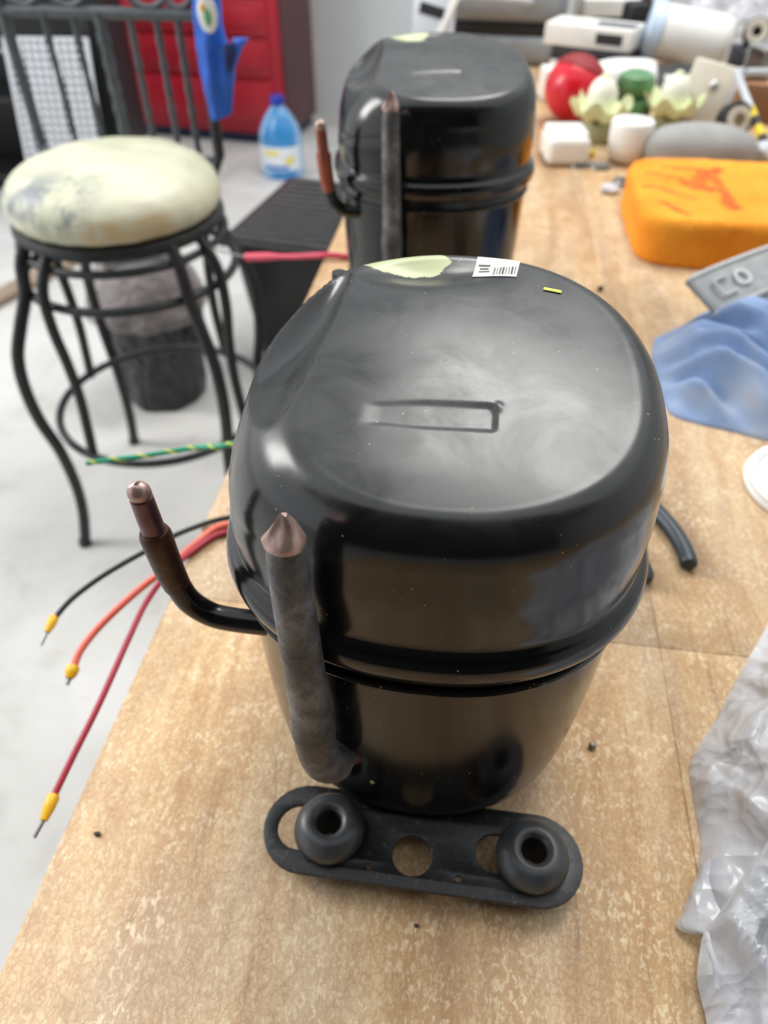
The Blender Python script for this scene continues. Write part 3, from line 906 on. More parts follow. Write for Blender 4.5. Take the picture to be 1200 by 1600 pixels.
obj('flap_shade', outline_solid([xz(q) for q in ((-0.4557, 1.3800, 0.1746), (-0.4539, 1.3800, 0.1571), (-0.4549, 1.3800, 0.1354))], [xz(q) for q in ((-0.4332, 1.3800, 0.1788), (-0.4333, 1.3800, 0.1623), (-0.4459, 1.3800, 0.1357))], 1.362, 0.004, 8), 'blue_shaded', bag)  # dark piece standing in for the shadow below the flap
bc = Vector((-0.4706, 1.3500, 0.2183))
bd = obj('badge', MB().ball((bc.x, 1.3525, bc.z), 0.0165, 0.004, 0.027, 20), 'badge_white', bag)
obj('badge_print', MB().ball((bc.x + 0.001, 1.3490, bc.z - 0.004), 0.0055, 0.002, 0.012, 14), 'badge_green', bd)
obj('badge_print', MB().ball((bc.x - 0.005, 1.3492, bc.z + 0.008), 0.0045, 0.002, 0.006, 14), 'badge_orange', bd)
obj('seam_piping', MB().tube(cr([(-0.4784, 1.3530, 0.1844), (-0.4799, 1.3520, 0.1481), (-0.4795, 1.3520, 0.1101), (-0.4797, 1.3600, 0.0684)], 6), 0.0012, 6), 'cap_blue', bag)

# ------------------------------------------------------------------ bin, bucket, bottle on the floor
bn = tag(empty('waste_bin', (-0.465, 2.010, FZ), R(-9)), 'black plastic bin with a ribbed flat lid, beside the bench', 'bin')
bw, bd_, bh = 0.34, 0.46, 0.355
rows = []
for z, k in ((0.0, 0.78), (0.01, 0.80), (bh - 0.02, 0.97), (bh, 0.98)):
    ring_ = []
    for px, py in slot(-1, 1, 0, 1, 6):
        pass
    rc = 0.04
    for cx_, cy_, a0 in ((1, 1, 0), (-1, 1, 90), (-1, -1, 180), (1, -1, 270)):
        for q in range(6):
            a = R(a0 + 18 * q)
            ring_.append((cx_ * (bw / 2 * k - rc) + rc * math.cos(a), cy_ * (bd_ / 2 * k - rc) + rc * math.sin(a), z))
    rows.append(ring_)
mb = MB().grid(rows, True); mb.cap(rows[0], True); mb.cap(rows[-1])
obj('bin_body', mb, 'black_plastic', bn)
lid = obj('bin_lid', MB().box((0, 0, bh + 0.009), (bw + 0.02, bd_ + 0.03, 0.018), 0.006, 2), 'black_plastic', bn)
for k in range(13):
    y = -bd_ / 2 + 0.014 + k * (bd_ - 0.028) / 12
    obj('lid_rib', MB().box((0, y, bh + 0.0205), (bw - 0.03, 0.020, 0.013), 0.004, 2), 'bin_rib', lid)
obj('lid_tab', MB().box((-bw / 2 - 0.022, -bd_ / 2 + 0.05, bh + 0.010), (0.05, 0.035, 0.010), 0.004, 2), 'black_plastic', lid)

bk_c = Vector((-0.835, 1.640, FZ))
bucket = tag(empty('lined_bucket', bk_c), 'black bucket lined with a smoky plastic bag, seen beneath the stool', 'bucket')
def crump(prof, amp, sc, seg=60, seed=0.0):
    rows = []
    for r, z in prof:
        row = []
        for k in range(seg):
            a = 2 * PI * k / seg
            q = Vector((math.cos(a) * sc, math.sin(a) * sc, z * 14 + seed))
            w = 1 + amp * noise.noise(q) + amp * 0.5 * noise.noise(q * 2.3)
            row.append((r * w * math.cos(a), r * w * math.sin(a), z))
        rows.append(row)
    return MB().grid(rows, True)
pf = [(0.0, 0.002), (0.100, 0.002)] + [(0.106 + 0.034 * k / 14, 0.006 + 0.275 * k / 14) for k in range(15)]
obj('bucket_body', crump(pf, 0.05, 2.0), 'liner', bucket)
pf = [(0.142, 0.255), (0.146, 0.262), (0.149, 0.27), (0.149, 0.28), (0.146, 0.29), (0.138, 0.312), (0.127, 0.34), (0.112, 0.37), (0.095, 0.39), (0.085, 0.385), (0.09, 0.36), (0.10, 0.33)]
obj('bag_liner', crump(pf, 0.12, 2.2, seed=4.0), 'smoky', bucket)

bt = Vector((-0.9285, 3.4077, -0.7200))
bottle = tag(empty('cleaner_bottle', (bt.x + 0.005, bt.y - 0.02, FZ)), 'blue plastic cleaner bottle with a white label, on the floor by the red cabinet', 'bottle')
bp = cr([(0.0, 0, 0.002), (0.085, 0, 0.002), (0.094, 0, 0.012), (0.096, 0, 0.06), (0.096, 0, 0.15), (0.094, 0, 0.195), (0.082, 0, 0.235), (0.055, 0, 0.285), (0.032, 0, 0.315), (0.026, 0, 0.325), (0.026, 0, 0.335)], 4)
obj('bottle_body', MB().lathe([(p.x, p.z) for p in bp], 40, sy=0.85), 'bottle', bottle)
bottle.scale = (0.98, 0.98, 0.88)
cp = obj('cap', MB().lathe([(0.0, 0.365), (0.027, 0.365), (0.031, 0.360), (0.032, 0.330), (0.027, 0.328)], 28), 'cap_blue', bottle)
lab = MB()
rows = [[(0.0975 * math.cos(a), 0.0975 * 0.85 * math.sin(a), z) for a in [R(-160 + 140 * k / 20) for k in range(21)]] for z in (0.045, 0.10, 0.155)]
lb = obj('label', lab.grid(rows), 'label_white', bottle)
def lpatch(a0, a1, z0, z1, mat):
    rows = [[(0.0983 * math.cos(a), 0.0983 * 0.85 * math.sin(a), z) for a in [R(a0 + (a1 - a0) * k / 6) for k in range(7)]] for z in (z0, z1)]
    obj('label_print', MB().grid(rows), mat, lb)
lpatch(-125, -85, 0.115, 0.140, 'label_yellow'); lpatch(-130, -60, 0.050, 0.070, 'label_blue'); lpatch(-70, -45, 0.075, 0.11, 'label_yellow')

tag(obj('floor_batten', MB().box((-1.62, 1.93, FZ + 0.012), (0.075, 1.3, 0.024), 0.004, 2, (0, 0, R(-18))), 'batten'), 'weathered grey-brown wooden strip lying on the floor at the far left', 'batten')

# ------------------------------------------------------------------ background left: black rack, white crate panel, red cabinet
rack = tag(empty('storage_rack', (-2.03, 3.16, FZ)), 'black open metal rack behind the stool, in the upper left corner', 'rack')
for x in (-0.5, 0.52):
    for y in (-0.15, 0.08):
        obj('upright', MB().box((x, y, 0.45), (0.05, 0.05, 0.90), 0.004), 'black_plastic', rack)
obj('back_panel', MB().box((0.01, 0.11, 0.45), (1.04, 0.012, 0.88), 0.002), 'black_soft', rack)
obj('side_panel', MB().box((0.551, -0.035, 0.45), (0.012, 0.26, 0.88), 0.002), 'black_soft', rack)
for z in (0.06, 0.36, 0.86):
    obj('shelf', MB().box((0.01, -0.03, z), (1.0, 0.25, 0.025), 0.003), 'black_soft', rack)
for z in (0.535, 0.66):
    obj('front_rail', MB().tube([(-0.5, -0.17, z), (0, -0.17, z), (0.52, -0.17, z)], 0.009, 10), 'metal', rack)

pan = tag(empty('crate_panel', (-1.60, 2.72, FZ), 0), 'white perforated plastic panel leaning against the black rack', 'panel')
pan.rotation_euler = (R(-14), 0, R(4))
W_, H_ = 0.30, 0.62
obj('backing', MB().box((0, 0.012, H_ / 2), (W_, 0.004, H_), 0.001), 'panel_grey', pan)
nx, ny = 11, 24
for k in range(nx + 1):
    obj('slat', MB().box((-W_ / 2 + k * W_ / nx, 0.0, H_ / 2), (0.0135, 0.016, H_), 0.003, 1), 'panel_white', pan)
for k in range(ny + 1):
    obj('crosspiece', MB().box((0, 0.002, k * H_ / ny), (W_ + 0.0135, 0.013, 0.012), 0.003, 1), 'panel_white', pan)

# red cabinet
rc_ = Vector((-0.99, 3.76, FZ))
cab = tag(empty('red_cabinet', rc_, R(-7)), 'tall red panelled cabinet with a maroon side in darker red, standing against the back wall', 'cabinet')
CW, CD, CH = 0.98, 0.42, 1.05
obj('carcass', MB().box((-CW / 2, CD / 2, 0.05 + (CH - 0.05) / 2), (CW, CD, CH - 0.05), 0.006), 'red', cab)
obj('side_panel', MB().box((0.006, CD / 2, 0.05 + (CH - 0.05) / 2), (0.012, CD - 0.02, CH - 0.06), 0.003), 'shaded', cab)  # panel carries the painted shade of the cabinet's side
obj('plinth', MB().box((-CW / 2, CD / 2 + 0.01, 0.026), (CW - 0.03, CD - 0.04, 0.05), 0.003), 'navy', cab)
def door_panel(x0, x1, z0, z1):
    d = obj('drawer_front', MB().box(((x0 + x1) / 2, -0.008, (z0 + z1) / 2), (x1 - x0, 0.018, z1 - z0), 0.005, 2), 'red', cab)
    obj('raised_field', MB().box(((x0 + x1) / 2, -0.019, (z0 + z1) / 2), (x1 - x0 - 0.06, 0.012, z1 - z0 - 0.06), 0.006, 2), 'red', d)
    return d
for z0, z1 in ((0.08, 0.285), (0.30, 0.45), (0.465, 0.60), (0.615, 0.80), (0.815, 1.03)):
    door_panel(-CW + 0.02, -CW / 2 - 0.006, z0, z1)
    door_panel(-CW / 2 + 0.006, -0.05, z0, z1)

# ------------------------------------------------------------------ right of the compressors
# pliers
pl = tag(empty('pliers', (0.150, 0.500, 0)), 'pliers with dark teal grips lying behind the nearer compressor', 'pliers')
def pobj(n, mb, m, parent=pl):
    mb.v = [(x - 0.150, y - 0.500, z) for x, y, z in mb.v]
    return obj(n, mb, m, parent)
g1 = cr([(0.118, 0.585, 0.009), (0.145, 0.552, 0.009), (0.1661, 0.4974, 0.0080), (0.1793, 0.4688, 0.0080), (0.1859, 0.4443, 0.0080), (0.1868, 0.4280, 0.0080)], 6)
pobj('handle', MB().tube(g1, [0.0060] * 6 + [0.0072] * (len(g1) - 9) + [0.0072, 0.0066, 0.0040], 16), 'grip')
g2 = cr([(0.108, 0.580, 0.009), (0.105, 0.540, 0.009), (0.119, 0.490, 0.008), (0.142, 0.445, 0.008), (0.1521, 0.4075, 0.0080)], 6)
pobj('handle', MB().tube(g2, [0.0060] * 6 + [0.0072] * (len(g2) - 9) + [0.0072, 0.0066, 0.0040], 16), 'grip')
jw = MB().box((0.108, 0.600, 0.009), (0.022, 0.040, 0.012), 0.004, 2, (0, 0, R(20)))
pobj('pivot', jw, 'metal')
for s_ in (-1, 1):
    pobj('jaw', MB().tube([(0.105 + s_ * 0.006, 0.612, 0.009), (0.098 + s_ * 0.006, 0.635, 0.009), (0.092 + s_ * 0.002, 0.660, 0.009)], [0.006, 0.0055, 0.003], 10), 'metal')

# white lid at the right edge
ld = tag(empty('white_disc', (0.3155, 0.5480, 0)), 'white round plastic disc with a stepped rim, cut off by the right edge', 'disc')
obj('disc_top', MB().lathe([(0.0, 0.0085), (0.048, 0.0085), (0.050, 0.0105), (0.054, 0.0112), (0.0575, 0.0095), (0.058, 0.006), (0.0575, 0.0055)], 64), 'white_plastic', ld)
obj('disc_rim', MB().lathe([(0.0565, 0.0058), (0.0592, 0.0050), (0.0600, 0.003), (0.0592, 0.0005), (0.0, 0.0005)], 64), 'white_plastic', ld)

# sponge
spx, spy, spz = 0.356, 1.128, 0.0
def sponge():
    sx, sy, sz = 0.300, 0.262, 0.064
    bm = bmesh.new(); bmesh.ops.create_cube(bm, size=1)
    for v in bm.verts: v.co = Vector((v.co.x * sx, v.co.y * sy, v.co.z * sz))
    bmesh.ops.bevel(bm, geom=[e for e in bm.edges if abs(e.verts[0].co.z - e.verts[1].co.z) > 0.01], offset=0.045, segments=6, profile=0.5, affect='EDGES')
    bmesh.ops.bevel(bm, geom=[e for e in bm.edges if abs(e.verts[0].co.z - e.verts[1].co.z) < 1e-5 and len(e.link_faces) == 2 and abs(e.link_faces[0].normal.z - e.link_faces[1].normal.z) > 0.5], offset=0.010, segments=3, profile=0.5, affect='EDGES')
    bm.free()
    # dense rounded slab instead of the coarse bevel: rings of a superellipse
    mb = MB(); rows = []
    prof = [(0.0, sz)] + [(k / 40, sz) for k in range(1, 37)]
    for k in range(9):
        a = PI / 2 * k / 8; prof.append((0.925 + 0.075 * math.sin(a), sz - 0.016 + 0.016 * math.cos(a)))
    for k in range(1, 6): prof.append((1.0 - 0.006 * math.sin(PI * k / 6), sz - 0.016 - (sz - 0.024) * k / 6))
    for k in range(5):
        a = PI / 2 * k / 4; prof.append((1.0 - 0.04 * (1 - math.cos(a)), 0.008 - 0.008 * math.sin(a)))
    prof.append((0.0, 0.0))
    N = 120
    for rho, z in prof:
        row = []
        for j in range(N):
            a = 2 * PI * j / N; c, s = math.cos(a), math.sin(a)
            r = (abs(c / (sx / 2)) ** 6 + abs(s / (sy / 2)) ** 6) ** (-1 / 6)
            p = Vector((r * c * max(rho, 1e-4), r * s * max(rho, 1e-4), z))
            if z > 0.001: p += Vector((1, 1, 1)) * 0.0014 * noise.noise(p * 45)
            row.append(p)
        rows.append(row)
    mb.grid(rows, True)
    return mb
sm = sponge()
C0 = Vector((spx, spy, 0))
strokes_r = [((0.3154, 1.1951, 0.0620), (0.2925, 1.1233, 0.0620), 0.012), ((0.2814, 1.1422, 0.0620), (0.3095, 1.1206, 0.0620), 0.012), ((0.3237, 1.1798, 0.0620), (0.3294, 1.0587, 0.0620), 0.009), ((0.3383, 1.2094, 0.0620), (0.3097, 1.1618, 0.0620), 0.010),
    ((0.2320, 1.1782, 0.0620), (0.2747, 1.1570, 0.0620), 0.006), ((0.2376, 1.0623, 0.0620), (0.2644, 1.0230, 0.0620), 0.007), ((0.2192, 1.1234, 0.0620), (0.2569, 1.1084, 0.0620), 0.005), ((0.2621, 1.2103, 0.0620), (0.3117, 1.2001, 0.0620), 0.006), ((0.3240, 1.0742, 0.0620), (0.3297, 1.0565, 0.0620), 0.012)]
strokes_d = [((0.2473, 1.1021, 0.0620), (0.2832, 1.0828, 0.0620), 0.006), ((0.2779, 1.1314, 0.0620), (0.3015, 1.1245, 0.0620), 0.005)]
mark, dark = [], []
for x, y, z in sm.v:
    p = (x + C0.x, y + C0.y)
    mv = max([0] + [1 - sstep(w * 0.4, w * 1.3, seg_dist(p, a[:2], b[:2])) for a, b, w in strokes_r]) if z > 0.05 else 0
    dv_ = max([0] + [1 - sstep(w * 0.3, w * 1.2, seg_dist(p, a[:2], b[:2])) for a, b, w in strokes_d]) if z > 0.05 else 0
    mark.append(mv); dark.append(dv_ * 0.6)
sm.a = {'mark': mark, 'dark': dark}
so = obj('sponge', sm, 'sponge', loc=(spx, spy, 0.0), sharp=180, merge=False)
tag(so, 'orange rectangular sponge smeared with red paint', 'sponge')

# blue rag with a grey cuff
def rag():
    O = Vector((0.33, 0.76, 0))
    NX, NY = 90, 90
    rows = []
    for j in range(NY + 1):
        row = []
        v = j / NY
        for i in range(NX + 1):
            u = i / NX
            ang = 2 * PI * u
            row.append(None)
        rows.append(row)
    # polar sheet: outline radius by direction, folds radiating from the cuff
    out = [(0.2088, 0.8023, 0.0000), (0.2004, 0.7584, 0.0000), (0.2012, 0.6999, 0.0000), (0.2046, 0.6531, 0.0000), (0.2274, 0.6374, 0.0000), (0.2654, 0.6265, 0.0000), (0.2935, 0.6168, 0.0000), (0.36, 0.60, 0), (0.42, 0.64, 0), (0.45, 0.74, 0), (0.44, 0.84, 0), (0.40, 0.90, 0), (0.3557, 0.9181, 0.0000), (0.3043, 0.8941, 0.0000), (0.2761, 0.8737, 0.0000), (0.2454, 0.8376, 0.0000)]
    c = Vector((0.325, 0.765, 0))
    ring_ = cr([Vector(p) for p in out] + [Vector(out[0])], 10)[:-1]
    n = len(ring_); M_ = 70; rows = []
    hub = Vector((0.30, 0.90, 0))
    for k in range(M_ + 1):
        t_ = k / M_; row = []
        for j in range(n):
            p = c.lerp(ring_[j], t_)
            d = p - hub
            az = math.atan2(d.y, d.x); rr = d.length
            s_ = p.x * 0.78 + p.y * 0.62 + 0.014 * noise.noise(Vector((p.x * 12, p.y * 12, 0.3)))
            w_ = noise.noise(Vector((s_ * 34, (p.x * 0.62 - p.y * 0.78) * 7, 1.3))) + 0.55 * noise.noise(Vector((s_ * 70, (p.x * 0.62 - p.y * 0.78) * 12, 4.3)))
            fold = 1 - min(1, math.sqrt((w_ * 1.7) ** 2 + 0.02))
            h = 0.010 + 0.022 * (1 - t_ ** 2) + 0.048 * fold * (1 - t_ ** 5)
            h += 0.008 * noise.noise(Vector((p.x * 28, p.y * 28, 2.2)))
            h *= (1 - t_ ** 7) ** 0.6 * (1 - 0.55 * sstep(0.77, 0.84, p.y + 0.35 * (p.x - 0.30) * -1))
            row.append((p.x, p.y, max(0.001, h + 0.001)))
        rows.append(row)
    mb = MB().grid(rows, True)
    base = [(x, y, 0.0004) for x, y, z in rows[-1]]
    mb.grid([rows[-1], base], True); mb.cap(base, True)
    return mb
rg = obj('work_cloth', rag(), 'rag', sharp=180)
tag(rg, 'crumpled blue cloth with a grey knitted cuff, right of the nearer compressor', 'cloth')
# cuff: a flattened sleeve end lying tilted on top of the cloth
cA, cB, cC = Vector((0.2315, 0.8092, 0.0740)), Vector((0.3394, 0.8891, 0.0840)), Vector((0.2469, 0.7595, 0.0520))
ea = (cB - cA).normalized(); eb = (cC - cA); eb = (eb - ea * eb.dot(ea)); HB = eb.length; eb.normalize(); en = ea.cross(eb)
if en.z < 0: en = -en
WA = 0.150
c0 = cA + ea * (WA / 2) - en * 0.010
def cpt(a, n_, b): return c0 + ea * a + en * n_ + eb * b
def loop(wa, th, b, n=64):
    q = lambda x: math.copysign(abs(x) ** 0.75, x)
    return [cpt(wa * q(math.cos(2 * PI * k / n)), th * math.sin(2 * PI * k / n) + 0.004 * math.cos(2 * PI * k / n * 1.0) ** 2, b) for k in range(n)]
bs = [0.0, 0.25, 0.5, 0.75, 1.0]
cu = MB().grid([loop(WA / 2 - 0.004, 0.009, HB)] + [loop(WA / 2 + 0.001 * k_, 0.012 + 0.002 * (k_ % 2), HB * u) for k_, u in enumerate(reversed(bs))] + [loop(WA / 2 - 0.005, 0.0085, 0.0), loop(WA / 2 - 0.006, 0.008, HB * 0.9)], True)
cuf = obj('cuff', cu, 'cuff', rg); cuf['label'] = 'grey knitted cuff'
for b_, r_ in ((0.0, 0.0030), (HB * 0.93, 0.0018)):
    hem = loop(WA / 2 + 0.0005, 0.0125, b_); hem.append(hem[0])
    obj('hem', MB().tube(hem, r_, 8, caps=False), 'cuff_edge', cuf)
pr = MB()
pr.grid([[cpt(-0.022 + 0.011 * rr_ * math.cos(2 * PI * k / 24), 0.0165, HB * 0.45 + 0.011 * rr_ * math.sin(2 * PI * k / 24)) for k in range(24)] for rr_ in (1.0, 0.98, 0.6)], True)
obj('cuff_print', pr, 'cuff_lite', cuf)
pm_ = MB()
for a0, b0, a1, b1 in ((-0.060, 0.30, -0.040, 0.30), (-0.060, 0.70, -0.040, 0.70), (-0.060, 0.30, -0.060, 0.70)):
    pm_.tube([cpt(a0, 0.0155, HB * b0), cpt(a1, 0.0165, HB * b1)], 0.0015, 6)
obj('cuff_print', pm_, 'cuff_lite', cuf)

# ------------------------------------------------------------------ crumpled plastic bag, near right
def film(outl, inner, hmax, seed, nx=110, lift=1.0, fr=1.0, amp=1.0):
    A = cr([Vector(p) for p in outl], 14); B = cr([Vector(p) for p in inner], 14)
    def samp(c, u):
        i = min(int(u * (len(c) - 1)), len(c) - 2); return c[i].lerp(c[i + 1], u * (len(c) - 1) - i)
    rows = []; NV = 190
    for j in range(NV + 1):
        v = j / NV; a = samp(A, v); b = samp(B, v); row = []
        for i in range(nx + 1):
            u = i / nx
            p = a.lerp(b, u)
            q = Vector((p.x * 26 * fr, p.y * 20 * fr, seed))
            wq = q + Vector((noise.noise(q * 0.8 + Vector((5, 1, 2))), noise.noise(q * 0.8 + Vector((1, 7, 3))), 0)) * 0.8
            def rid(x):
                x = abs(x) * 2.4
                return 1 - min(1, math.sqrt(x * x + 0.012))
            wq.x *= 0.8; wq.y *= 0.55
            r1 = rid(noise.noise(wq)); r2 = rid(noise.noise(wq * 2.1 + Vector((3, 3, 3)))); r3 = rid(noise.noise(wq * 4.3 + Vector((9, 3, 1))))
            env = min(1, u * 9) ** 0.55
            h = env * (hmax * (0.35 + 0.65 * sstep(0, 0.35, u)) + amp * (0.022 * r1 + 0.014 * r2 + 0.006 * r3 + 0.012 * noise.noise(q * 0.35)))
            p.z = a.z * (1 - u) + b.z * u + max(0.0012, h)
            row.append(p)
        rows.append(row)
    return MB().grid(rows)
o1 = [(0.2432, 0.3899, -0.0000), (0.2250, 0.3604, 0.0000), (0.2051, 0.3287, 0.0000), (0.1847, 0.2937, 0.0000), (0.1659, 0.2653, 0.0000), (0.1608, 0.2513, 0.0000), (0.1606, 0.2283, 0.0000), (0.1600, 0.2068, 0.0000), (0.1552, 0.1872, 0.0000), (0.1559, 0.1708, 0.0000), (0.1576, 0.1517, 0.0000), (0.150, 0.090, 0), (0.150, 0.03, 0)]
i1 = [(0.42, 0.42, 0), (0.46, 0.36, 0), (0.48, 0.32, 0), (0.49, 0.28, 0), (0.5, 0.25, 0), (0.5, 0.23, 0), (0.5, 0.21, 0), (0.5, 0.18, 0), (0.5, 0.16, 0), (0.5, 0.13, 0), (0.5, 0.10, 0), (0.5, 0.06, 0), (0.5, 0.02, 0)]
pb = obj('plastic_bag', film(o1, i1, 0.022, 3.1), 'film', sharp=180)
tag(pb, 'crumpled clear plastic bag lying along the near right edge', 'plastic bag')
o2 = [(0.1939, 0.2095, 0.0300), (0.1783, 0.1906, 0.0280), (0.1672, 0.1762, 0.0220), (0.1584, 0.1641, 0.0160), (0.1504, 0.1555, 0.0100), (0.1472, 0.1455, 0.0060), (0.1445, 0.1338, 0.0040), (0.1455, 0.1228, 0.0030), (0.1461, 0.1119, 0.0030), (0.142, 0.06, 0.003)]
i2 = [(0.30, 0.26, 0.03), (0.33, 0.235, 0.03), (0.35, 0.215, 0.03), (0.36, 0.20, 0.03), (0.37, 0.18, 0.03), (0.37, 0.16, 0.03), (0.37, 0.14, 0.03), (0.37, 0.12, 0.03), (0.37, 0.09, 0.03), (0.37, 0.05, 0.03)]
f2 = obj('bag_fold', film(o2, i2, 0.016, 8.4, 90, fr=1.25), 'film', pb, sharp=180)
o3 = [(0.1591, 0.1958, 0.0040), (0.1522, 0.1846, 0.0030), (0.1430, 0.1667, 0.0020), (0.1385, 0.1593, 0.0020), (0.1421, 0.1559, 0.0020), (0.1491, 0.1553, 0.0030)]
i3 = [(0.1681, 0.1937, 0.0080), (0.1661, 0.1829, 0.0080), (0.1617, 0.1689, 0.0080), (0.1571, 0.1618, 0.0080), (0.1562, 0.1569, 0.0080), (0.1563, 0.1523, 0.0080)]
obj('bag_corner', film(o3, i3, 0.002, 1.2, 30, fr=0.6, amp=0.12), 'film', pb, sharp=60)
crd = MB().tube(cr([(0.1450, 0.1230, 0.0300), (0.1455, 0.1321, 0.0320), (0.1446, 0.1411, 0.0300), (0.1472, 0.1498, 0.0220)], 6), 0.0016, 8)
obj('seam_roll', crd, 'film', pb)
tag(obj('card_piece', MB().box((0.205, 0.105, 0.0055), (0.055, 0.075, 0.010), 0.002, 2, (0, 0, R(-18))), 'brown_red'), 'reddish-brown card box showing through the clear plastic bag', 'box')

# ------------------------------------------------------------------ small debris on the bench
def crumb(p, r, label, mat='crumb', s=(1, 0.7, 0.5)):
    o = obj('crumb', MB().ball((p[0], p[1], r * s[2] * 0.9), r * s[0], r * s[1], r * s[2], 10, jitter=0.35, js=400), mat)
    tag(o, label, 'debris')
crumb((-0.1950, 0.1642, 0.0000), 0.0022, 'dark crumb on the bench near the lower left edge')
crumb((0.1010, 0.2619, 0.0000), 0.0028, 'small grey pellet on the bench right of the nearer compressor', 'metal', (1, 0.8, 0.8))
crumb((-0.0016, 0.1404, 0.0000), 0.0016, 'tiny dark crumb on the bench in front of the mounting plate')
crumb((0.1560, 0.9190, 0.0000), 0.0040, 'dark pellet on the bench just behind the nearer compressor crown', 'black_soft', (1, 0.8, 0.9))
p = (0.1979, 1.2706, 0.0000)
tag(obj('plastic_scrap', MB().ball((p[0], p[1], 0.007), 0.016, 0.012, 0.007, 14, jitter=0.5, js=120), 'lite_grey'), 'small crumpled clear scrap left of the orange sponge', 'scrap')
p = (0.2247, 1.3155, 0.0000)
tag(obj('grey_washer', MB().lathe([(0.006, 0.001), (0.018, 0.001), (0.020, 0.004), (0.018, 0.007), (0.006, 0.006), (0.006, 0.001)], 24, Matrix.Translation((p[0], p[1], 0))), 'metal'), 'dark grey disc at the far left corner of the sponge', 'washer')

# ------------------------------------------------------------------ clutter at the far end of the bench
def thing(name, label, cat, loc, rot=(0, 0, 0)):
    return tag(empty(name, loc, rot=rot), label, cat)
# red ball with a duller cap
p = (0.1542, 1.6730, 0.0000)
rb = thing('red_ball', 'glossy red ball with a duller red cap, right of the farther compressor', 'ball', (p[0] - 0.004, p[1] - 0.015, 0.0605), (R(-20), R(18), 0))
obj('ball_body', MB().ball((0, 0, 0), 0.058, 0.058, 0.058, 40), 'red_plastic', rb)
cpf = [(0.0, 0.0605)] + [(0.0605 * math.sin(R(a)), 0.0605 * math.cos(R(a))) for a in range(6, 61, 6)] + [(0.0505, 0.029)]
obj('ball_cap', MB().lathe(cpf, 40), 'red_matte', rb)
# white square cap
p = (0.1318, 1.3850, 0.0000)
wc = thing('square_cap', 'white square plastic cap with rounded corners, beneath the red ball', 'cap', (p[0] - 0.004, p[1] + 0.043, 0.0), (0, 0, R(8)))
obj('cap_body', MB().box((0, 0, 0.024), (0.076, 0.085, 0.048), 0.014, 5), 'white_plastic', wc)
obj('cap_rim', MB().box((0, 0.004, 0.046), (0.068, 0.070, 0.012), 0.005, 3), 'white_plastic', wc)
# white cup
p = (0.2385, 1.3997, 0.0000)
cupo = thing('white_cup', 'white round-bottomed cup standing in front of the green jar', 'cup', (p[0], p[1] + 0.035, 0.0))
obj('cup_body', MB().lathe([(0.0, 0.014), (0.028, 0.016), (0.034, 0.022), (0.0365, 0.034), (0.037, 0.064), (0.035, 0.067), (0.0, 0.067)], 40), 'white_plastic', cupo)
obj('cup_base', MB().lathe([(0.0, 0.0), (0.020, 0.0), (0.028, 0.004), (0.033, 0.012), (0.0352, 0.022), (0.03, 0.024), (0.0, 0.024)], 40), 'white_shaded', cupo)  # lower part of the cup, coloured with its underside shade
# stone
p = (0.3607, 1.4164, 0.0000)
tag(obj('round_stone', MB().ball((p[0] - 0.006, p[1] - 0.008, 0.034), 0.094, 0.052, 0.038, 48, e=0.86, jitter=0.03, js=14), 'stone'), 'large smooth grey stone behind the orange sponge', 'stone')
# green jar with stacked bands
p = (0.2666, 1.6532, 0.0000)
gj = thing('green_jar', 'green glazed jar with two bulging tiers, behind the white cup', 'jar', (p[0], p[1] + 0.02, 0))
obj('lower_tier', MB().lathe([(0.0, 0.0), (0.026, 0.0), (0.038, 0.012), (0.041, 0.028), (0.036, 0.042), (0.026, 0.048), (0.0, 0.048)], 36), 'green_glaze', gj)
obj('upper_tier', MB().lathe([(0.0, 0.047), (0.024, 0.047), (0.034, 0.056), (0.037, 0.070), (0.033, 0.084), (0.020, 0.092), (0.0, 0.093)], 36), 'green_glaze', gj)
# cream knobs on pale green saucers
def knob(u, name, label, p, zz, r, k):
    t_ = thing(name, label, 'ornament', (p[0], p[1], zz))
    rows = []
    for rr, z in ((0.0, 0.012), (0.5, 0.010), (0.8, 0.016), (1.0, 0.030), (1.02, 0.032), (0.8, 0.011), (0.5, 0.003), (0.0, 0.003)):
        row = []
        for q in range(60):
            a = 2 * PI * q / 60; w = 1 + 0.10 * math.cos(6 * a) * rr
            row.append((r * 1.5 * rr * w * math.cos(a), r * 1.5 * rr * w * math.sin(a), z + 0.010 * math.sin(6 * a + k) * rr * rr))
        rows.append(row)
    obj('petal_saucer', MB().grid(rows, True), 'pale_green', t_)
    obj('bulb', MB().ball((0, 0, r * 1.0 + 0.006), r * 0.80, r * 0.80, r, 26), 'cream', t_)
    obj('bulb_tip', MB().ball((0, -0.002, r * 1.9 + 0.008), r * 0.25, r * 0.25, r * 0.18, 14), 'pale_green', t_)
p = (0.1926, 1.5291, 0.0000)
obj_p = p
knob(0, 'flower_ornament', 'cream bulb on a pale green petal saucer, left of the green jar', (p[0], p[1] + 0.02, 0), 0.034, 0.034, 0)
tag(obj('olive_jar', MB().lathe([(0.0, 0.0), (0.026, 0.0), (0.030, 0.006), (0.031, 0.026), (0.026, 0.035), (0.0, 0.036)], 30, Matrix.Translation((p[0] + 0.004, p[1] + 0.02, 0))), 'olive'), 'squat olive glass jar under the left cream ornament', 'jar')
p = (0.3361, 1.6164, 0.0000)
knob(0, 'flower_ornament', 'cream bulb on a pale green petal saucer, right of the green jar', (p[0], p[1] + 0.01, 0), 0.026, 0.034, 1.2)
tag(obj('olive_jar', MB().lathe([(0.0, 0.0), (0.024, 0.0), (0.030, 0.006), (0.030, 0.020), (0.024, 0.028), (0.0, 0.029)], 30, Matrix.Translation((p[0], p[1] + 0.012, 0))), 'olive'), 'squat olive glass jar under the right cream ornament', 'jar')
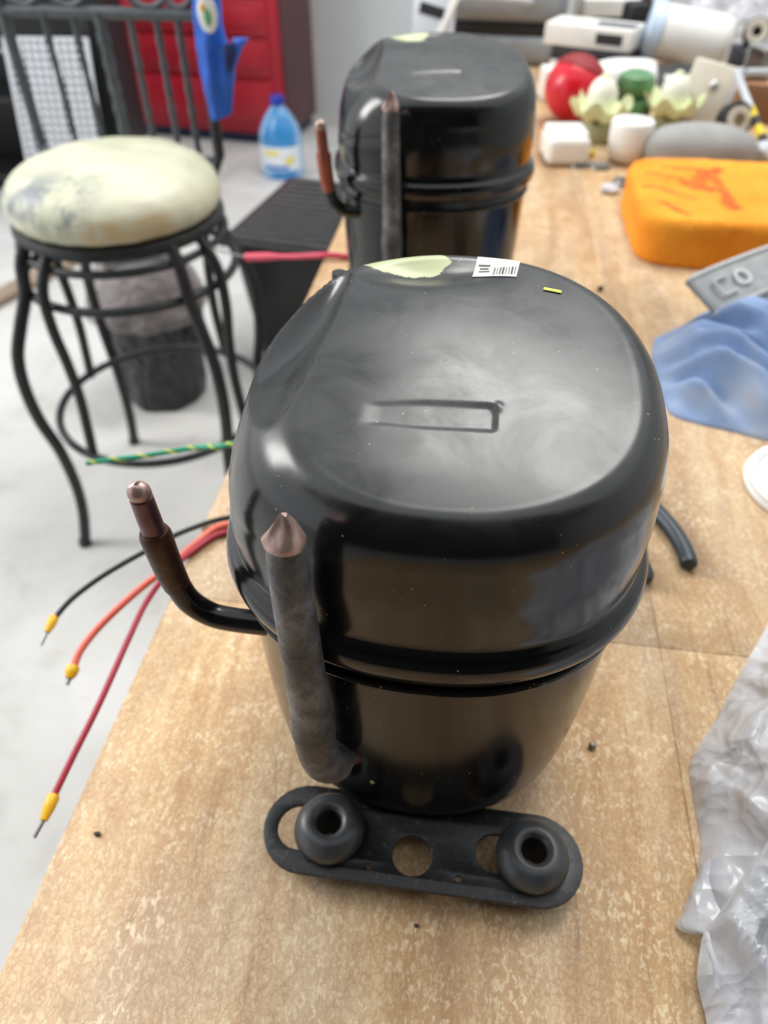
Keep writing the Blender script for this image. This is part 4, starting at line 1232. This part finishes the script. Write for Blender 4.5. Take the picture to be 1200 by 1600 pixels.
# white bottle lying behind the ball
wb_ = thing('white_bottle', 'white bottle lying on its side behind the green jar', 'bottle', (0.232, 1.800, 0.0435), (0, R(90), R(5)))
bp = cr([(0.0, 0, 0.092), (0.030, 0, 0.091), (0.041, 0, 0.080), (0.043, 0, 0.04), (0.042, 0, 0.0), (0.034, 0, -0.035), (0.020, 0, -0.065), (0.015, 0, -0.080), (0.015, 0, -0.090)], 4)
obj('bottle_body', MB().lathe([(q.x, q.z) for q in bp], 40), 'white_plastic', wb_)
obj('neck_cap', MB().lathe([(0.0, -0.112), (0.017, -0.112), (0.018, -0.108), (0.018, -0.086), (0.0, -0.086)], 28), 'lid_blue', wb_)
# big white jar lying, lid to the left
wj = thing('white_jar', 'large translucent white jar lying tilted on the clutter, lid towards the left', 'jar', (0.412, 2.000, 0.0925), (0, R(97), R(-6)))
bp = cr([(0.0, 0, 0.088), (0.040, 0, 0.087), (0.050, 0, 0.078), (0.0535, 0, 0.060), (0.054, 0, 0.0), (0.054, 0, -0.055), (0.051, 0, -0.064)], 4)
obj('jar_body', MB().lathe([(q.x, q.z) for q in bp], 44), 'white_plastic', wj)
obj('jar_lid', MB().lathe([(0.0, -0.094), (0.052, -0.094), (0.0575, -0.089), (0.058, -0.066), (0.053, -0.062)], 44), 'lid_blue', wj)

def slab(name, label, cat, p, size, rot, mat, r=0.004, bands=()):
    o = obj(name, MB().box((0, 0, 0), size, r, 2), mat, loc=p)
    o.rotation_euler = rot
    tag(o, label, cat)
    for bn_, off, bs, bm_ in bands:
        obj(bn_, MB().box(off, bs, 0.0005, 1), bm_, o)
    return o
# cartons that carry the jar and the pile
slab('carton', 'flat tan carton under the large white jar', 'carton', (0.425, 2.005, 0.0150), (0.20, 0.13, 0.0295), (0, 0, R(4)), 'tan', bands=[('tape', (0, 0, 0.0147), (0.05, 0.13, 0.001), 'beige')])
slab('parts_pack', 'dark parts packet with orange and red print, in front of the large white jar', 'packet', (0.408, 1.845, 0.036), (0.150, 0.085, 0.024), (R(28), R(0), R(10)), 'black_soft',
     bands=[('print_strip', (-0.03, 0, 0.0122), (0.06, 0.02, 0.001), 'paper'), ('print_strip', (0.035, 0.02, 0.0122), (0.05, 0.02, 0.001), 'print_orange'), ('print_strip', (-0.02, -0.033, 0.0122), (0.07, 0.016, 0.001), 'print_red'), ('print_strip', (0.045, -0.02, 0.0122), (0.04, 0.018, 0.001), 'paper')])
sw = thing('switch_plate', 'beige wall switch plate with a shiny screw, leaning in the pile', 'switch plate', (0.392, 1.655, 0.006), (R(-24), R(9), R(-14)))
obj('plate_body', MB().box((0, 0, 0.055), (0.088, 0.014, 0.110), 0.006, 3), 'beige', sw)
obj('screw_head', MB().ball((0.006, -0.010, 0.070), 0.0085, 0.005, 0.0085, 16), 'silver', sw)
obj('plate_edge', MB().box((0.044, 0.006, 0.055), (0.010, 0.024, 0.114), 0.003, 2), 'lite_grey', sw)
# spool with a beige core, striped rod, brown box
p = (0.4736, 1.5676, 0.0000)
rl = thing('tape_spool', 'small dark spool with a beige core, right of the grey stone', 'spool', (0.443, 1.574, 0.0365), (R(70), 0, R(14)))
obj('rim', MB().lathe([(0.017, 0.014), (0.029, 0.016), (0.031, 0.012), (0.031, -0.012), (0.029, -0.016), (0.017, -0.014), (0.017, 0.014)], 36), 'black_soft', rl)
obj('core', MB().lathe([(0.012, 0.020), (0.023, 0.020), (0.023, -0.018), (0.012, -0.018), (0.012, 0.020)], 36), 'beige', rl)
ra = [Vector(q) for q in ((0.4441, 1.6600, 0.0981), (0.4663, 1.6100, 0.0610), (0.4765, 1.5200, 0.0356), (0.4873, 1.4400, 0.0108))]
ra = cr(ra, 10)
for q in ra: q.z = max(q.z, 0.012)
rod = obj('striped_rod', MB().tube(ra[:14], 0.0070, 12), 'lite_grey'); tag(rod, 'rod with a pale end and yellow and black bands, at the right edge', 'rod')
for k in range(6):
    i0 = 13 + k * 3
    if i0 + 3 < len(ra): obj('band', MB().tube(ra[i0:i0 + 4], 0.0080, 12), 'yellow' if k % 2 == 0 else 'black_soft', rod)
slab('brown_box', 'brown cardboard box at the right edge behind the striped rod', 'box', (0.545, 1.745, 0.035), (0.125, 0.10, 0.069), (0, 0, R(-6)), 'tan', bands=[('tape', (0, 0, 0.0347), (0.03, 0.10, 0.001), 'beige')])
p = (0.4693, 1.4447, 0.0000)
tag(obj('crumpled_wrap', MB().ball((p[0] + 0.012, p[1], 0.020), 0.030, 0.024, 0.020, 28, jitter=0.35, js=60), 'lite_grey'), 'small ball of crumpled pale wrap right of the grey stone', 'wrap')
p = (0.1731, 1.4454, 0.0000)
tag(obj('yellow_clip', MB().box((p[0], p[1], 0.006), (0.022, 0.012, 0.012), 0.003, 2, (0, 0, 0.4)), 'yellow'), 'tiny yellow clip between the white square cap and the white cup', 'clip')
for u, v, r, lab_ in ((905, 258, 0.020, 'flat metal disc right beside the white square cap'), (936, 262, 0.018, 'flat metal disc just left of the white cup')):
    p = (0.1559, 1.4017, 0.0000) if u == 905 else (0.1896, 1.3930, 0.0000)
    tag(obj('metal_disc', MB().lathe([(0.0, 0.0), (r, 0.0), (r * 1.05, 0.002), (r, 0.004), (r * 0.85, 0.003), (0.0, 0.003)], 30, Matrix.Translation((p[0], p[1], 0.0002))), 'metal'), lab_, 'disc')

# booklets and labels stacked behind the red ball
bkl = [((0.225, 1.985, 0.022), (0.20, 0.10, 0.042), (0, 0, R(-24)), 'paper', 'lowest white leaflet pack of the stack behind the red ball'),
       ((0.215, 1.99, 0.058), (0.18, 0.09, 0.028), (0, 0, R(-30)), 'black_soft', 'black slab between the white leaflet packs'),
       ((0.205, 2.00, 0.094), (0.20, 0.10, 0.042), (0, 0, R(-22)), 'paper', 'topmost white leaflet pack of the stack, with grey print')]
for p, s, r, m, lb_ in bkl:
    slab('leaflet_pack', lb_, 'leaflets', p, s, r, m, 0.003, bands=[('print_block', (0.05, -0.005, s[2] / 2 + 0.0002), (0.09, 0.05, 0.0008), 'panel_grey'), ('print_block', (0.05, -s[1] / 2 - 0.0002, 0), (0.06, 0.0008, s[2] * 0.5), 'ink')] if m == 'paper' else [])
p = (0.1311, 1.9089, 0.0000)
slab('white_carton', 'small white carton left of the red ball top', 'carton', (0.118, 1.835, 0.030), (0.05, 0.06, 0.059), (0, 0, R(10)), 'paper', bands=[('print_strip', (0, -0.0302, 0.0), (0.03, 0.0006, 0.02), 'lite_grey')])
slab('picture_card', 'dark card with an orange picture behind the red ball', 'card', (0.168, 1.885, 0.036), (0.055, 0.012, 0.062), (R(-12), 0, R(-14)), 'black_soft', bands=[('picture', (0, -0.0062, 0), (0.03, 0.0008, 0.035), 'print_orange')])
# black clamp tool
ct = thing('black_clamp', 'small black clamp tool between the leaflets and the large white jar', 'tool', (0.315, 2.135, 0.078), (0, 0, R(25)))
obj('clamp_body', MB().box((0, 0, 0.03), (0.07, 0.05, 0.06), 0.010, 3), 'black_soft', ct)
obj('clamp_arm', MB().tube(cr([(0.0, 0, 0.05), (0.03, 0.0, 0.08), (0.06, 0, 0.10)], 5), 0.010, 10), 'black_soft', ct)
obj('clamp_pad', MB().ball((0.062, 0, 0.105), 0.018, 0.014, 0.012, 14), 'metal', ct)
tag(obj('holding_block', MB().box((0.315, 2.135, 0.039), (0.075, 0.07, 0.077), 0.004, 2, (0, 0, R(25))), 'dark_brown'), 'dark brown block under the black clamp tool', 'block')

# silver grey case at the back
gc = thing('equipment_case', 'silver-grey hard case with a black band, behind the farther compressor', 'case', (-0.040, 2.25, 0.0), (0, 0, R(-3)))
obj('case_base', MB().box((0, 0, 0.033), (0.36, 0.26, 0.065), 0.022, 4), 'grey_case', gc)
obj('case_band', MB().box((-0.01, 0, 0.076), (0.335, 0.245, 0.026), 0.006, 3), 'black_soft', gc)
obj('case_lid', MB().box((0.01, 0.0, 0.150), (0.37, 0.265, 0.125), 0.030, 5), 'grey_case', gc)
obj('handle', MB().tube(cr([(-0.10, -0.13, 0.13), (-0.10, -0.16, 0.14), (0.0, -0.165, 0.145), (0.10, -0.16, 0.14), (0.10, -0.13, 0.13)], 5), 0.007, 10), 'lite_grey', gc)
lg_ = thing('grey_sheet', 'light grey folded plastic sheet leaning at the left of the grey case', 'sheet', (-0.165, 2.02, 0.0), (R(-14), 0, R(-6)))
obj('sheet_face', MB().box((0, 0, 0.085), (0.10, 0.012, 0.17), 0.004, 2), 'lite_grey', lg_)
obj('sheet_strap', MB().box((0.02, -0.007, 0.085), (0.016, 0.006, 0.17), 0.002, 2, (0, R(24), 0)), 'paper', lg_)
obj('sheet_opening', MB().box((-0.005, -0.0068, 0.125), (0.060, 0.003, 0.022), 0.001, 1, (0, R(12), 0)), 'black_soft', lg_)
p = (-0.2590, 2.1570, 0.0000)
dm = thing('brown_dome', 'grey-brown dome at the bench edge behind the farther compressor', 'dome', (-0.150, 1.90, 0.0))
obj('dome_body', MB().lathe([(0.0, 0.078), (0.022, 0.076), (0.042, 0.066), (0.052, 0.048), (0.056, 0.020), (0.056, 0.0), (0.0, 0.0)], 36), 'dark_brown', dm)
obj('dome_rim', MB().lathe([(0.054, 0.010), (0.060, 0.010), (0.060, 0.0), (0.054, 0.0), (0.054, 0.010)], 36), 'tan', dm)

# metal brackets, tubes and wrap at the far right
mbk = thing('metal_bracket', 'bent grey metal bracket at the upper right edge', 'bracket', (0.580, 1.885, 0.0), (0, 0, R(14)))
obj('flange', MB().box((0, 0, 0.055), (0.14, 0.008, 0.11), 0.002, 2), 'silver', mbk)
obj('flange', MB().box((0, -0.036, 0.106), (0.14, 0.075, 0.008), 0.002, 2), 'silver', mbk)
obj('flange_lip', MB().box((0, -0.072, 0.094), (0.14, 0.007, 0.030), 0.002, 2), 'metal', mbk)
for x in (-0.04, 0.03): obj('bolt', MB().lathe([(0.0, 0.118), (0.009, 0.118), (0.009, 0.11), (0.0, 0.11)], 6, Matrix.Translation((x, -0.036, 0))), 'metal', mbk)
tag(obj('grey_box', MB().box((0.575, 2.030, 0.036), (0.090, 0.09, 0.072), 0.004, 2, (0, 0, R(8))), 'panel_grey'), 'low grey box carrying the black valve', 'box')
wv = thing('valve_ring', 'beige ring on a black valve at the right of the large white jar', 'valve', (0.560, 2.020, 0.102), (R(75), 0, R(-12)))
obj('valve_body', MB().lathe([(0.0, -0.03), (0.028, -0.03), (0.028, 0.006), (0.0, 0.006)], 28), 'black_soft', wv)
obj('ring', MB().lathe([(0.010, 0.016), (0.022, 0.018), (0.025, 0.010), (0.025, 0.004), (0.010, 0.004), (0.010, 0.016)], 28), 'beige', wv)
d = Vector((math.cos(R(12)), math.sin(R(12)), 0)) * 0.07
tag(obj('metal_tube', MB().tube([Vector((0.548, 1.745, 0.0805)) - d, (0.548, 1.745, 0.0805), Vector((0.548, 1.745, 0.0805)) + d], 0.010, 14), 'silver'), 'shiny metal tube lying on the brown cardboard box at the right edge', 'tube')
def wrapmesh(c, sx, sy, h, seed):
    rows = []
    for j in range(41):
        row = []
        for i in range(41):
            u, v = i / 20 - 1, j / 20 - 1
            q = Vector((u * 2.2, v * 2.2, seed))
            e = max(0, 1 - max(abs(u), abs(v)) ** 4)
            z = h * e * (0.55 + 0.5 * (1 - 2 * abs(noise.noise(q))) * 0.6 + 0.25 * noise.noise(q * 2.6))
            row.append((c[0] + u * sx, c[1] + v * sy, c[2] + max(0.001, z)))
        rows.append(row)
    return MB().grid(rows)
tag(obj('bubble_wrap', wrapmesh((0.600, 2.28, 0.001), 0.17, 0.12, 0.17, 2.0), 'film', sharp=30), 'heap of clear plastic wrap at the top right', 'wrap')
tag(obj('pink_wrap', wrapmesh((0.390, 2.36, 0.001), 0.035, 0.10, 0.13, 6.0), plain('pink_film', srgb(206, 182, 186), 0.35), sharp=30), 'small heap of pinkish film behind the large white jar', 'wrap')
slab('white_box', 'white flat box behind the leaflet stack', 'box', (0.262, 2.345, 0.060), (0.15, 0.15, 0.119), (0, 0, R(8)), 'paper', bands=[('print_block', (0, -0.0753, 0.01), (0.10, 0.0008, 0.03), 'panel_grey')])
